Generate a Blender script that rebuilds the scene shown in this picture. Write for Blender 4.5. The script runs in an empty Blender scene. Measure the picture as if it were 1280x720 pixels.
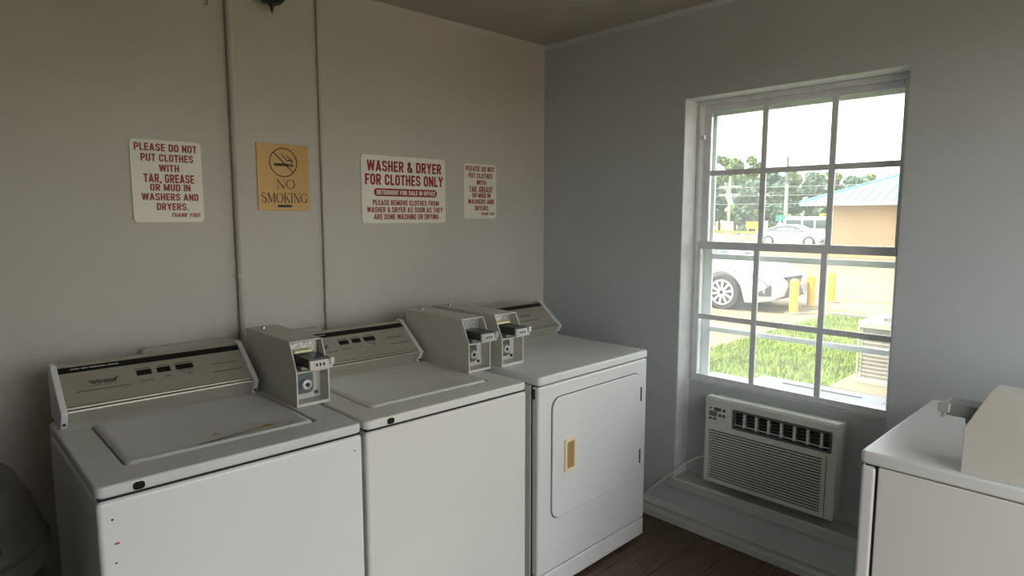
import bpy, bmesh, math, random
from mathutils import Vector, Matrix
random.seed(7)
PI = math.pi
scene = bpy.context.scene
C = scene.collection

# ------------------------------------------------------------------ camera
def set_camera(pos, yaw, pitch, roll, f):
    cd = bpy.data.cameras.new('camera'); co = bpy.data.objects.new('camera', cd); C.objects.link(co)
    cd.sensor_fit = 'HORIZONTAL'; cd.sensor_width = 36.0; cd.lens = f / 1280.0 * 36.0
    cd.clip_start = 0.05; cd.clip_end = 600
    fw = Vector((math.cos(pitch)*math.cos(yaw), math.cos(pitch)*math.sin(yaw), math.sin(pitch)))
    r = Vector((math.sin(yaw), -math.cos(yaw), 0)); u = r.cross(fw)
    r2 = r*math.cos(roll) + u*math.sin(roll); u2 = -r*math.sin(roll) + u*math.cos(roll)
    m = Matrix((r2, u2, -fw)).transposed().to_4x4(); m.translation = Vector(pos)
    co.matrix_world = m
    scene.camera = co
set_camera((-2.7083, -2.5958, 1.5348), 0.8137, -0.112, 0.0004, 794.08)

# ------------------------------------------------------------------ view, sky, sun
vs = scene.view_settings
vs.view_transform = 'Standard'; vs.look = 'None'; vs.gamma = 1.0; vs.use_curve_mapping = False
vs.exposure = 1.5

SKY_STRENGTH = 1.75
SUN_STRENGTH = 4.5
w = bpy.data.worlds.new('sky'); scene.world = w; w.use_nodes = True
nt = w.node_tree; nt.nodes.clear()
out = nt.nodes.new('ShaderNodeOutputWorld'); bg = nt.nodes.new('ShaderNodeBackground')
tc = nt.nodes.new('ShaderNodeTexCoord'); mp = nt.nodes.new('ShaderNodeMapping'); mp.inputs['Scale'].default_value = (1.6, 1.6, 5.0)
no = nt.nodes.new('ShaderNodeTexNoise'); no.inputs['Scale'].default_value = 5.0; no.inputs['Detail'].default_value = 5
rp = nt.nodes.new('ShaderNodeValToRGB')
rp.color_ramp.elements[0].position = 0.35; rp.color_ramp.elements[0].color = (0.16, 0.21, 0.245, 1)
rp.color_ramp.elements[1].position = 0.47; rp.color_ramp.elements[1].color = (1.0, 1.0, 0.99, 1)
nt.links.new(tc.outputs['Generated'], mp.inputs['Vector']); nt.links.new(mp.outputs['Vector'], no.inputs['Vector'])
nt.links.new(no.outputs['Fac'], rp.inputs['Fac']); nt.links.new(rp.outputs['Color'], bg.inputs['Color'])
bg.inputs['Strength'].default_value = SKY_STRENGTH
nt.links.new(bg.outputs['Background'], out.inputs['Surface'])

sd = bpy.data.lights.new('sun', 'SUN'); so = bpy.data.objects.new('sun', sd); C.objects.link(so)
sd.energy = SUN_STRENGTH; sd.angle = math.radians(1.0); sd.color = (1.0, 0.96, 0.90)
so.rotation_euler = Vector((-0.40, 0.35, 0.85)).to_track_quat('Z', 'Y').to_euler()
so.location = (0, 0, 12)

# ------------------------------------------------------------------ materials
def lin(c):
    return tuple(((v/255)/12.92 if v/255 <= 0.04045 else ((v/255+0.055)/1.055)**2.4) for v in c)
def mat(name, rgb, rough=0.5, metal=0.0, var=0.0, vscale=8.0, bump=0.0, bscale=60.0, spec=0.5, stretch=None, coat=0.0, var_to=None):
    m = bpy.data.materials.new(name); m.use_nodes = True
    t = m.node_tree; b = t.nodes['Principled BSDF']
    col = (*lin(rgb), 1)
    b.inputs['Base Color'].default_value = col; b.inputs['Roughness'].default_value = rough
    b.inputs['Metallic'].default_value = metal; b.inputs['Specular IOR Level'].default_value = spec
    if coat: b.inputs['Coat Weight'].default_value = coat; b.inputs['Coat Roughness'].default_value = 0.08
    c = t.nodes.new('ShaderNodeTexCoord')
    vec = c.outputs['Object']
    if stretch:
        mpn = t.nodes.new('ShaderNodeMapping'); mpn.inputs['Scale'].default_value = stretch
        t.links.new(vec, mpn.inputs['Vector']); vec = mpn.outputs['Vector']
    if var:
        n = t.nodes.new('ShaderNodeTexNoise'); n.inputs['Scale'].default_value = vscale; n.inputs['Detail'].default_value = 5
        t.links.new(vec, n.inputs['Vector'])
        r = t.nodes.new('ShaderNodeValToRGB')
        lo = lin(var_to) if var_to else tuple(v*(1-var) for v in col[:3])
        hi = col[:3] if var_to else tuple(min(1, v*(1+var)) for v in col[:3])
        r.color_ramp.elements[0].position = 0.3; r.color_ramp.elements[0].color = (*lo, 1)
        r.color_ramp.elements[1].position = 0.7; r.color_ramp.elements[1].color = (*hi, 1)
        t.links.new(n.outputs['Fac'], r.inputs['Fac']); t.links.new(r.outputs['Color'], b.inputs['Base Color'])
    if bump:
        n2 = t.nodes.new('ShaderNodeTexNoise'); n2.inputs['Scale'].default_value = bscale; n2.inputs['Detail'].default_value = 3
        t.links.new(vec, n2.inputs['Vector'])
        bn = t.nodes.new('ShaderNodeBump'); bn.inputs['Strength'].default_value = bump; bn.inputs['Distance'].default_value = 0.004
        t.links.new(n2.outputs['Fac'], bn.inputs['Height']); t.links.new(bn.outputs['Normal'], b.inputs['Normal'])
    return m
M = {}
M['paint_back'] = mat('wall paint in warm light tint', (197, 193, 185), 0.75, var=0.04, vscale=1.7, bump=0.35, bscale=95, spec=0.25)  # one wall paint in two tints; warm and cool light put into the colour
M['paint_window'] = mat('wall paint in cool light tint', (190, 196, 199), 0.7, var=0.04, vscale=1.7, bump=0.3, bscale=95, spec=0.3)
M['ceiling'] = mat('ceiling paint', (170, 166, 156), 0.9, var=0.05, vscale=3, bump=0.4, bscale=70)
M['unseen_wall_tone'] = mat('unseen wall grey set for bounce', (138, 138, 138), 0.6, var=0.2, vscale=4)  # made-up finish of the unseen left wall, toned for the light it bounces
M['trim'] = mat('painted trim', (190, 193, 190), 0.5, var=0.04, vscale=5)
M['frame'] = mat('weathered window frame paint', (216, 219, 220), 0.5, var=0.08, vscale=14, bump=0.1, bscale=50)
M['frame_in'] = mat('aluminium window bar', (222, 226, 229), 0.45, var=0.08, vscale=16)
M['plank'] = mat('brown wood floor plank', (92, 74, 59), 0.45, var=0.35, vscale=5, stretch=(1.2, 14, 1), bump=0.06, bscale=30)
M['slab'] = mat('subfloor', (40, 32, 26), 0.9)
M['enamel'] = mat('white enamel', (216, 219, 219), 0.32, var=0.025, vscale=3, spec=0.5)
M['enamel_warm'] = mat('aged white enamel', (214, 215, 211), 0.36, var=0.03, vscale=3)
M['enamel_top'] = mat('worn enamel top', (202, 204, 204), 0.34, var=0.05, vscale=4)
M['coinbox'] = mat('cream grey powder coat', (200, 199, 191), 0.5, var=0.03, vscale=5)
M['seam'] = mat('dark seam', (18, 18, 18), 0.8)
M['steel'] = mat('brushed steel console', (190, 187, 174), 0.42, metal=0.55, var=0.06, vscale=6, stretch=(1, 30, 30))
M['chrome'] = mat('bright chrome', (214, 214, 212), 0.2, metal=1.0)
M['gunmetal'] = mat('dark cast metal', (88, 90, 92), 0.4, metal=0.8, var=0.1, vscale=20)
M['slide'] = mat('zinc coin slide', (158, 164, 162), 0.4, metal=0.5, var=0.1, vscale=30)
M['lockplate'] = mat('green grey lock plate', (92, 104, 104), 0.45, metal=0.3)
M['speckle'] = mat('speckled steel plate', (186, 186, 182), 0.4, metal=0.6, var=0.5, vscale=120)
M['black'] = mat('black print', (14, 14, 15), 0.4)
M['hole'] = mat('black hole', (6, 6, 6), 0.9)
M['greyprint'] = mat('grey print', (96, 96, 92), 0.5)
M['whiteprint'] = mat('white print', (200, 200, 196), 0.5)
M['yellowlabel'] = mat('pale yellow label', (228, 224, 168), 0.6)
M['gold'] = mat('gold plate', (184, 150, 92), 0.42, metal=0.35, var=0.04, vscale=8)
M['brownprint'] = mat('dark brown print', (40, 18, 22), 0.5)
M['signwhite'] = mat('white sign board', (232, 229, 216), 0.45, var=0.02, vscale=6)
M['red'] = mat('dark red print', (146, 26, 34), 0.5)
M['handle'] = mat('beige door handle', (226, 214, 184), 0.4)
M['handle_in'] = mat('golden handle insert', (200, 166, 108), 0.35, metal=0.4)
M['acplastic'] = mat('air conditioner plastic', (206, 208, 202), 0.42, var=0.02, vscale=5)
M['acdark'] = mat('air conditioner dark interior', (10, 14, 14), 0.6)
M['acmid'] = mat('air conditioner grey lettering', (78, 84, 84), 0.5)
M['cord'] = mat('white cord', (214, 212, 202), 0.5)
M['candark'] = mat('dark grey bin plastic', (26, 26, 25), 0.5, var=0.05, vscale=5)
M['canlid'] = mat('grey bin lid plastic', (44, 43, 38), 0.5, var=0.05, vscale=5)
M['blacklamp'] = mat('black lamp enamel', (26, 28, 30), 0.3)
M['rust'] = mat('rust brown', (142, 128, 100), 0.8)
M['redscuff'] = mat('red scuff', (150, 70, 60), 0.7)
M['concrete'] = mat('pale concrete paving', (110, 96, 75), 0.9, var=0.16, vscale=1.3)
M['drive'] = mat('driveway', (110, 104, 92), 0.9, var=0.12, vscale=1.0)
M['lawnsoil'] = mat('lawn soil', (76, 92, 32), 0.95, var=0.25, vscale=3)
M['blade'] = mat('grass blade', (118, 136, 54), 0.7, var=0.3, vscale=2.5)
M['field'] = mat('dry grass field', (122, 120, 66), 0.95, var=0.2, vscale=0.08)
M['asphalt'] = mat('road asphalt', (112, 106, 96), 0.95, var=0.1, vscale=0.5)
M['yellowpaint'] = mat('yellow paint', (186, 150, 60), 0.6, var=0.08, vscale=6)
M['yellowline'] = mat('faded yellow line', (164, 138, 62), 0.8, var=0.15, vscale=6)
M['brick'] = mat('tan brick wall', (172, 145, 108), 0.9, var=0.08, vscale=30, stretch=(1, 1, 6))
M['roof'] = mat('turquoise metal roof', (86, 136, 144), 0.5, var=0.06, vscale=2)
M['soffit'] = mat('white fascia', (140, 144, 146), 0.6)
M['carwhite'] = mat('white car paint', (176, 178, 180), 0.25, coat=0.6)
M['carsilver'] = mat('white silver van paint', (150, 150, 148), 0.3, coat=0.4)
M['carglass'] = mat('dark car glass', (58, 66, 70), 0.1)
M['tyre'] = mat('tyre rubber', (48, 48, 50), 0.8)
M['alloy'] = mat('alloy wheel', (190, 192, 192), 0.35, metal=0.5)
M['grille'] = mat('dark grille', (46, 50, 54), 0.45)
M['headlight'] = mat('headlight glass', (150, 158, 164), 0.15)
M['plate'] = mat('licence plate', (190, 186, 150), 0.5)
M['bark'] = mat('tree bark', (92, 82, 66), 0.9, var=0.2, vscale=3)
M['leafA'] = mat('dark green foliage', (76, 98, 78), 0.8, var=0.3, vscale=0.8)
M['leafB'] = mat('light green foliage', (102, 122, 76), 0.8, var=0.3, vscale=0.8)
M['pole'] = mat('weathered pole', (92, 92, 88), 0.8)
M['polelight'] = mat('grey metal pole', (140, 142, 136), 0.6)
M['wire'] = mat('overhead wire', (110, 114, 112), 0.6)
M['greensign'] = mat('green street sign', (30, 110, 96), 0.5)
M['yellowsign'] = mat('yellow sign board', (200, 176, 44), 0.5)
M['condenser'] = mat('condenser cabinet', (146, 140, 126), 0.5)
M['condgrey'] = mat('condenser coil', (132, 126, 114), 0.7, var=0.15, vscale=20)
M['outercase'] = mat('galvanised casing', (104, 108, 114), 0.45, metal=0.2, var=0.05, vscale=6)
M['stucco'] = mat('exterior wall', (150, 140, 124), 0.9, var=0.1, vscale=10)

def glass_mat(name, dust_veil, spots):
    m = bpy.data.materials.new(name); m.use_nodes = True; t = m.node_tree; t.nodes.clear()
    o = t.nodes.new('ShaderNodeOutputMaterial')
    tr = t.nodes.new('ShaderNodeBsdfTransparent'); tr.inputs['Color'].default_value = (0.97, 0.985, 0.98, 1)
    gl = t.nodes.new('ShaderNodeBsdfGlossy'); gl.inputs['Roughness'].default_value = 0.02; gl.inputs['Color'].default_value = (1, 1, 1, 1)
    fr = t.nodes.new('ShaderNodeFresnel'); fr.inputs['IOR'].default_value = 1.3
    mx = t.nodes.new('ShaderNodeMixShader')
    t.links.new(fr.outputs['Fac'], mx.inputs['Fac']); t.links.new(tr.outputs['BSDF'], mx.inputs[1]); t.links.new(gl.outputs['BSDF'], mx.inputs[2])
    tl = t.nodes.new('ShaderNodeBsdfTranslucent'); tl.inputs['Color'].default_value = (0.92, 0.95, 0.96, 1)
    c = t.nodes.new('ShaderNodeTexCoord'); n = t.nodes.new('ShaderNodeTexNoise'); n.inputs['Scale'].default_value = 7; n.inputs['Detail'].default_value = 6
    t.links.new(c.outputs['Object'], n.inputs['Vector'])
    mr = t.nodes.new('ShaderNodeMapRange'); mr.inputs['From Min'].default_value = 0.3; mr.inputs['From Max'].default_value = 0.75
    mr.inputs['To Min'].default_value = dust_veil*0.75; mr.inputs['To Max'].default_value = dust_veil*1.3
    t.links.new(n.outputs['Fac'], mr.inputs['Value'])
    m2 = t.nodes.new('ShaderNodeMixShader')
    t.links.new(mr.outputs['Result'], m2.inputs['Fac']); t.links.new(mx.outputs['Shader'], m2.inputs[1]); t.links.new(tl.outputs['BSDF'], m2.inputs[2])
    # specks of dried dirt
    n3 = t.nodes.new('ShaderNodeTexNoise'); n3.inputs['Scale'].default_value = 26; n3.inputs['Detail'].default_value = 2
    t.links.new(c.outputs['Object'], n3.inputs['Vector'])
    sp = t.nodes.new('ShaderNodeMapRange'); sp.inputs['From Min'].default_value = spots; sp.inputs['From Max'].default_value = spots+0.03
    sp.inputs['To Max'].default_value = 0.45
    t.links.new(n3.outputs['Fac'], sp.inputs['Value'])
    df = t.nodes.new('ShaderNodeBsdfDiffuse'); df.inputs['Color'].default_value = (0.2, 0.19, 0.16, 1)
    m3 = t.nodes.new('ShaderNodeMixShader')
    t.links.new(sp.outputs['Result'], m3.inputs['Fac']); t.links.new(m2.outputs['Shader'], m3.inputs[1]); t.links.new(df.outputs['BSDF'], m3.inputs[2])
    t.links.new(m3.outputs['Shader'], o.inputs['Surface'])
    return m
M['glass'] = glass_mat('dusty window glass with glare haze', 0.07, 0.765)  # real dust, raised so the glass also carries glare haze over the view

# ------------------------------------------------------------------ mesh helpers
class MB:
    def __init__(s): s.v = []; s.f = []
    def add(s, vs, fs):
        o = len(s.v); s.v += [tuple(p) for p in vs]; s.f += [tuple(o+i for i in f) for f in fs]; return s
    def box(s, x0, x1, y0, y1, z0, z1):
        if x0 > x1: x0, x1 = x1, x0
        if y0 > y1: y0, y1 = y1, y0
        if z0 > z1: z0, z1 = z1, z0
        v = [(x0,y0,z0),(x1,y0,z0),(x1,y1,z0),(x0,y1,z0),(x0,y0,z1),(x1,y0,z1),(x1,y1,z1),(x0,y1,z1)]
        return s.add(v, [(0,3,2,1),(4,5,6,7),(0,1,5,4),(1,2,6,5),(2,3,7,6),(3,0,4,7)])
    def prism(s, pts, axis, a, b):
        """pts 2D polygon; axis 'x': (y,z), 'y': (x,z), 'z': (x,y)"""
        def P(p, t): return (t, p[0], p[1]) if axis == 'x' else (p[0], t, p[1]) if axis == 'y' else (p[0], p[1], t)
        n = len(pts); v = [P(p, a) for p in pts] + [P(p, b) for p in pts]
        f = [tuple(range(n)), tuple(range(2*n-1, n-1, -1))] + [(i, i+n, (i+1) % n + n, (i+1) % n) for i in range(n)]
        return s.add(v, f)
    def tube(s, pts, r, n=8, cap=True):
        pts = [Vector(p) for p in pts]; rings = []
        up = None
        for i, p in enumerate(pts):
            d = (pts[min(i+1, len(pts)-1)] - pts[max(i-1, 0)]).normalized()
            if up is None: up = Vector((0, 0, 1)) if abs(d.z) < 0.9 else Vector((1, 0, 0))
            a = d.cross(up).normalized(); up = a.cross(d).normalized()
            rr = r[i] if isinstance(r, (list, tuple)) else r
            rings.append([p + (a*math.cos(2*PI*k/n) + up*math.sin(2*PI*k/n))*rr for k in range(n)])
        v = [q for R in rings for q in R]
        f = [(i*n+k, i*n+(k+1) % n, (i+1)*n+(k+1) % n, (i+1)*n+k) for i in range(len(pts)-1) for k in range(n)]
        if cap: f += [tuple(range(n-1, -1, -1)), tuple((len(pts)-1)*n+k for k in range(n))]
        return s.add(v, f)
    def lathe(s, prof, n=24, c=(0,0,0), axis='z', cap=True):
        v = []
        for r, h in prof:
            for k in range(n):
                a = 2*PI*k/n; x, y = r*math.cos(a), r*math.sin(a)
                q = (x, y, h) if axis == 'z' else (x, h, y) if axis == 'y' else (h, x, y)
                v.append((c[0]+q[0], c[1]+q[1], c[2]+q[2]))
        f = [(i*n+k, i*n+(k+1) % n, (i+1)*n+(k+1) % n, (i+1)*n+k) for i in range(len(prof)-1) for k in range(n)]
        if cap:
            f += [tuple(range(n-1, -1, -1)), tuple((len(prof)-1)*n+k for k in range(n))]
        return s.add(v, f)
    def rrect_frame(s, outer, inner, axis, a, b):
        """ring between two closed loops with the same number of points, extruded a..b"""
        def P(p, t): return (t, p[0], p[1]) if axis == 'x' else (p[0], t, p[1]) if axis == 'y' else (p[0], p[1], t)
        n = len(outer); v = [P(p, a) for p in outer] + [P(p, a) for p in inner] + [P(p, b) for p in outer] + [P(p, b) for p in inner]
        f = []
        for i in range(n):
            j = (i+1) % n
            f += [(i, j, n+j, n+i), (2*n+i, 3*n+i, 3*n+j, 2*n+j), (i, 2*n+i, 2*n+j, j), (n+i, n+j, 3*n+j, 3*n+i)]
        return s.add(v, f)
    def build(s, name, material, parent=None, bevel=0.0, seg=2, smooth=False, kind=None, label=None, loc=None, rot=None):
        me = bpy.data.meshes.new(name); me.from_pydata(s.v, [], s.f); me.update()
        b = bmesh.new(); b.from_mesh(me); bmesh.ops.recalc_face_normals(b, faces=b.faces); b.to_mesh(me); b.free()
        me.materials.append(M[material] if isinstance(material, str) else material)
        o = bpy.data.objects.new(name, me); C.objects.link(o)
        if parent: o.parent = parent
        if loc: o.location = loc
        if rot: o.rotation_euler = rot
        if smooth or bevel: 
            for p in me.polygons: p.use_smooth = True
        if smooth and not bevel:
            me.set_sharp_from_angle(angle=math.radians(38))
        if bevel:
            md = o.modifiers.new('round', 'BEVEL'); md.width = bevel; md.segments = seg; md.limit_method = 'ANGLE'
            md.angle_limit = math.radians(30); md.harden_normals = True
        if kind: o['kind'] = kind
        if label: o['label'] = label
        return o
def rrect(x0, x1, y0, y1, r, n=6):
    pts = []
    for cx, cy, a0 in ((x1-r, y1-r, 0), (x0+r, y1-r, 90), (x0+r, y0+r, 180), (x1-r, y0+r, 270)):
        for k in range(n+1):
            a = math.radians(a0 + 90*k/n); pts.append((cx+r*math.cos(a), cy+r*math.sin(a)))
    return pts
def thing(name, label, cat, loc=(0,0,0), rz=0, group=None):
    o = bpy.data.objects.new(name, None); C.objects.link(o); o.empty_display_size = 0.1
    o.location = loc; o.rotation_euler = (0, 0, rz); o['label'] = label; o['category'] = cat
    if group: o['group'] = group
    return o
def tag(o, label, cat, group=None):
    o['label'] = label; o['category'] = cat
    if group: o['group'] = group
    return o
def struct(name, mb, material, label, cat, **k):
    o = mb.build(name, material, **k); o['kind'] = 'structure'; o['label'] = label; o['category'] = cat; return o
def text_mesh(txt, shear=0.0, bold=0.012):
    """flat mesh of a line of lettering, normalised to 0..1 x 0..1"""
    cu = bpy.data.curves.new('lettering', 'FONT'); cu.body = txt; cu.offset = bold; cu.shear = shear; cu.resolution_u = 3
    o = bpy.data.objects.new('lettering', cu); C.objects.link(o)
    dg = bpy.context.evaluated_depsgraph_get(); me = bpy.data.meshes.new_from_object(o.evaluated_get(dg))
    bpy.data.objects.remove(o)
    xs = [v.co.x for v in me.vertices]; ys = [v.co.y for v in me.vertices]
    x0, x1, y0, y1 = min(xs), max(xs), min(ys), max(ys)
    for v in me.vertices: v.co = ((v.co.x-x0)/(x1-x0), (v.co.y-y0)/(y1-y0), 0)
    me.materials.clear()
    return me
def letter(name, me, material, parent, fn):
    """place a normalised lettering mesh with fn(u, v) -> local position"""
    me = me.copy()
    for v in me.vertices: v.co = fn(v.co.x, v.co.y)
    me.materials.append(M[material]); me.name = name
    o = bpy.data.objects.new(name, me); C.objects.link(o); o.parent = parent
    return o

# ------------------------------------------------------------------ the room
XL, YF, ZC, TH = -3.05, -3.25, 2.493, 0.30
OY0, OY1, OZ0, OZ1 = -1.853, -0.9185, 0.235, 2.089       # window recess
REC = 0.11                                                # depth of the recess
# floor
fl = struct('floor', MB().box(XL-0.2, TH, YF-0.2, 0.2, -0.15, -0.008), 'slab', 'dark brown wood plank floor of the laundry room', 'floor')
row, pw = 0, 0.152
y = YF
plank_me = {}
while y < 0.0:
    x = XL - [0.0, 0.55, 0.2, 0.85][row % 4]
    while x < 0:
        x0, x1 = max(x, XL), min(x+1.2, 0.0); y1 = min(y+pw, 0.0)
        if x1-x0 > 0.02:
            MB().box(x0+0.001, x1-0.001, y+0.001, y1-0.001, -0.008, 0.0).build('floor_plank', 'plank', fl, bevel=0.0012, seg=1)
        x += 1.2
    y += pw; row += 1
struct('ceiling', MB().box(XL-0.2, TH, YF-0.2, 0.2, ZC, ZC+0.15), 'ceiling', 'dim beige ceiling above the washers', 'ceiling')
struct('wall_back', MB().box(XL-0.2, TH, 0.0, 0.2, 0, ZC), 'paint_back', 'greige back wall with signs above the washers', 'wall')
struct('wall_left', MB().box(XL-0.2, XL, YF-0.2, 0.0, 0, ZC), 'unseen_wall_tone', 'unseen side wall with its grey tone set for bounce light', 'wall')
ow = MB()
ow.box(0, TH, OY1, 0.0, 0, ZC); ow.box(0, TH, YF-0.2, OY0, 0, ZC); ow.box(0, TH, OY0, OY1, OZ1, ZC); ow.box(0, TH, OY0, OY1, 0, OZ0-0.02)
struct('wall_right', ow, 'paint_window', 'grey wall with the deep window recess', 'wall')
# panel below the window inside the recess
struct('trim_1', MB().box(REC, TH-0.02, OY0+0.0005, OY1-0.0005, OZ0-0.018, 0.713), 'paint_window', 'painted panel under the window behind the air conditioner', 'wall panel')
# wall behind the camera; unseen doorway added, its width set to let daylight in
DX0, DX1, DZ = -2.42, -0.30, 2.15
fw_ = MB(); fw_.box(XL, DX0, YF-0.2, YF, 0, ZC); fw_.box(DX1, 0, YF-0.2, YF, 0, ZC); fw_.box(DX0, DX1, YF-0.2, YF, DZ, ZC)
struct('wall_front', fw_, 'paint_back', 'wall behind the camera with an open doorway added for daylight', 'wall')
# recess sill and apron
sl = MB(); sl.prism([(REC, OZ0-0.018), (REC, OZ0), (-0.012, OZ0), (-0.018, OZ0-0.006), (-0.018, OZ0-0.02), (0.0, OZ0-0.02)], 'y', OY0-0.012, OY1+0.012)
struct('trim_2', sl, 'trim', 'painted sill ledge under the air conditioner', 'window sill')
ap = MB(); ap.prism([(0, OZ0-0.02), (-0.012, OZ0-0.02), (-0.012, OZ0-0.05), (-0.008, OZ0-0.062), (0, OZ0-0.064)], 'y', OY0-0.03, OY1+0.03)
struct('trim_3', ap, 'trim', 'narrow apron moulding under the sill ledge', 'moulding')
# baseboards with bead and shoe moulding
bprof = [(0, 0), (-0.036, 0), (-0.036, 0.03), (-0.03, 0.04), (-0.02, 0.046), (-0.02, 0.052), (-0.028, 0.056), (-0.03, 0.064), (-0.026, 0.072), (-0.012, 0.078), (-0.008, 0.084), (0, 0.086)]
b1 = MB(); b1.prism(bprof, 'y', YF, 0.0)
struct('baseboard_right', b1, 'trim', 'grey baseboard with rounded bead under the window', 'baseboard')
b2 = MB(); b2.prism([(p[0], p[1]) for p in bprof], 'x', XL, -0.04)
struct('baseboard_back', b2, 'trim', 'grey baseboard behind the washers', 'baseboard')
# thin crown trim along the ceiling
q = [(0, ZC), (0, ZC-0.022), (-0.006, ZC-0.02), (-0.012, ZC-0.013), (-0.02, ZC-0.005), (-0.021, ZC)]
c1 = MB(); c1.prism(q, 'y', YF, 0.0); struct('trim_4', c1, 'paint_window', 'thin ceiling moulding above the window wall', 'moulding')
c2 = MB(); c2.prism(q, 'x', XL, -0.021); struct('trim_5', c2, 'paint_back', 'thin ceiling moulding above the back wall', 'moulding')
# reveals: bright painted lining of the recess
rv = MB(); rv.box(0.001, REC, OY1-0.004, OY1-0.0005, OZ0, OZ1-0.004); rv.box(0.001, REC, OY0+0.0005, OY1-0.0005, OZ1-0.004, OZ1-0.0005)
struct('trim_6', rv, 'frame', 'pale painted lining of the window recess', 'window lining')

# ------------------------------------------------------------------ window
win = bpy.data.objects.new('window_1', None); C.objects.link(win); win.location = (REC, 0, 0)
win['kind'] = 'structure'; win['label'] = 'tall single hung window with twelve dusty panes'; win['category'] = 'window'
FY0, FY1, FZ0, FZ1 = -1.838, -0.934, 0.713, 2.085
MY = (-1.24, -1.54); ZM = 1.396; ZU, ZL = 1.745, 1.043
fr = MB()
fr.box(0.0, 0.10, FY1-0.006, OY1-0.004, FZ0, FZ1); fr.box(0.0, 0.10, OY0+0.001, FY0+0.006, FZ0, FZ1)
fr.box(0.0, 0.10, FY0, FY1, FZ1-0.02, OZ1-0.004)
fr.box(0.0, 0.10, FY0, FY1, FZ0-0.0, FZ0+0.008)
fr.build('window_frame', 'frame', win, bevel=0.002, seg=1)
def sash(name, x0, x1, z0, z1, zbar, stile, top, bot, matn):
    s = MB()
    s.box(x0, x1, FY1-stile, FY1-0.004, z0, z1); s.box(x0, x1, FY0+0.004, FY0+stile, z0, z1)
    s.box(x0, x1, FY0+stile, FY1-stile, z1-top, z1); s.box(x0, x1, FY0+stile, FY1-stile, z0, z0+bot)
    o = s.build(name, matn, win, bevel=0.002, seg=1)
    ys = [FY0+stile, MY[1], MY[0], FY1-stile]; zs = [z0+bot, zbar, z1-top]
    xm = (x0+x1)/2
    for yy in MY: MB().box(xm-0.007, xm+0.007, yy-0.0125, yy+0.0125, z0+bot, z1-top).build('muntin', 'frame_in', o, bevel=0.002, seg=1)
    for k in range(3): MB().box(xm-0.006, xm+0.006, ys[k]+(0.0125 if k else 0), ys[k+1]-(0.0125 if k < 2 else 0), zbar-0.0125, zbar+0.0125).build('muntin', 'frame_in', o, bevel=0.002, seg=1)
    for k in range(3):
        for j in range(2):
            MB().box(xm-0.0015, xm+0.0015, ys[k]+0.001, ys[k+1]-0.001, zs[j]+0.001, zs[j+1]-0.001).build('pane', 'glass', o)
    return o
sash('lower_sash', 0.006, 0.032, FZ0+0.008, ZM+0.018, ZL, 0.022, 0.036, 0.03, 'frame_in')
sash('upper_sash', 0.038, 0.062, ZM-0.014, FZ1-0.02, ZU, 0.04, 0.03, 0.032, 'frame_in')
# outer insect screen frame with offset bars behind the lower sash
sc = MB()
sc.box(0.076, 0.09, FY1-0.05, FY1-0.006, FZ0+0.008, FZ1-0.02); sc.box(0.076, 0.09, FY0+0.006, FY0+0.045, FZ0+0.008, FZ1-0.02); sc.box(0.076, 0.09, FY0+0.045, FY1-0.05, FZ1-0.065, FZ1-0.02)
sc.box(0.076, 0.09, FY0+0.045, FY1-0.05, 1.325, 1.352); sc.box(0.076, 0.09, FY0+0.045, FY1-0.05, FZ0+0.008, FZ0+0.026)
sc.box(0.076, 0.09, FY0+0.045, FY1-0.05, 0.962, 0.986)
sc.build('storm_frame', 'frame', win, bevel=0.002, seg=1)
lk = MB(); lk.box(-0.004, 0.012, FY1-0.03, FY1-0.012, 1.905, 1.925); lk.build('latch', 'frame_in', win)
# exterior side lining
struct('trim_7', MB().box(REC+0.1005, TH+0.06, FY0-0.02, FY1+0.018, FZ0-0.03, FZ0-0.001), 'outercase', 'outer window sill', 'window sill')

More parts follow.
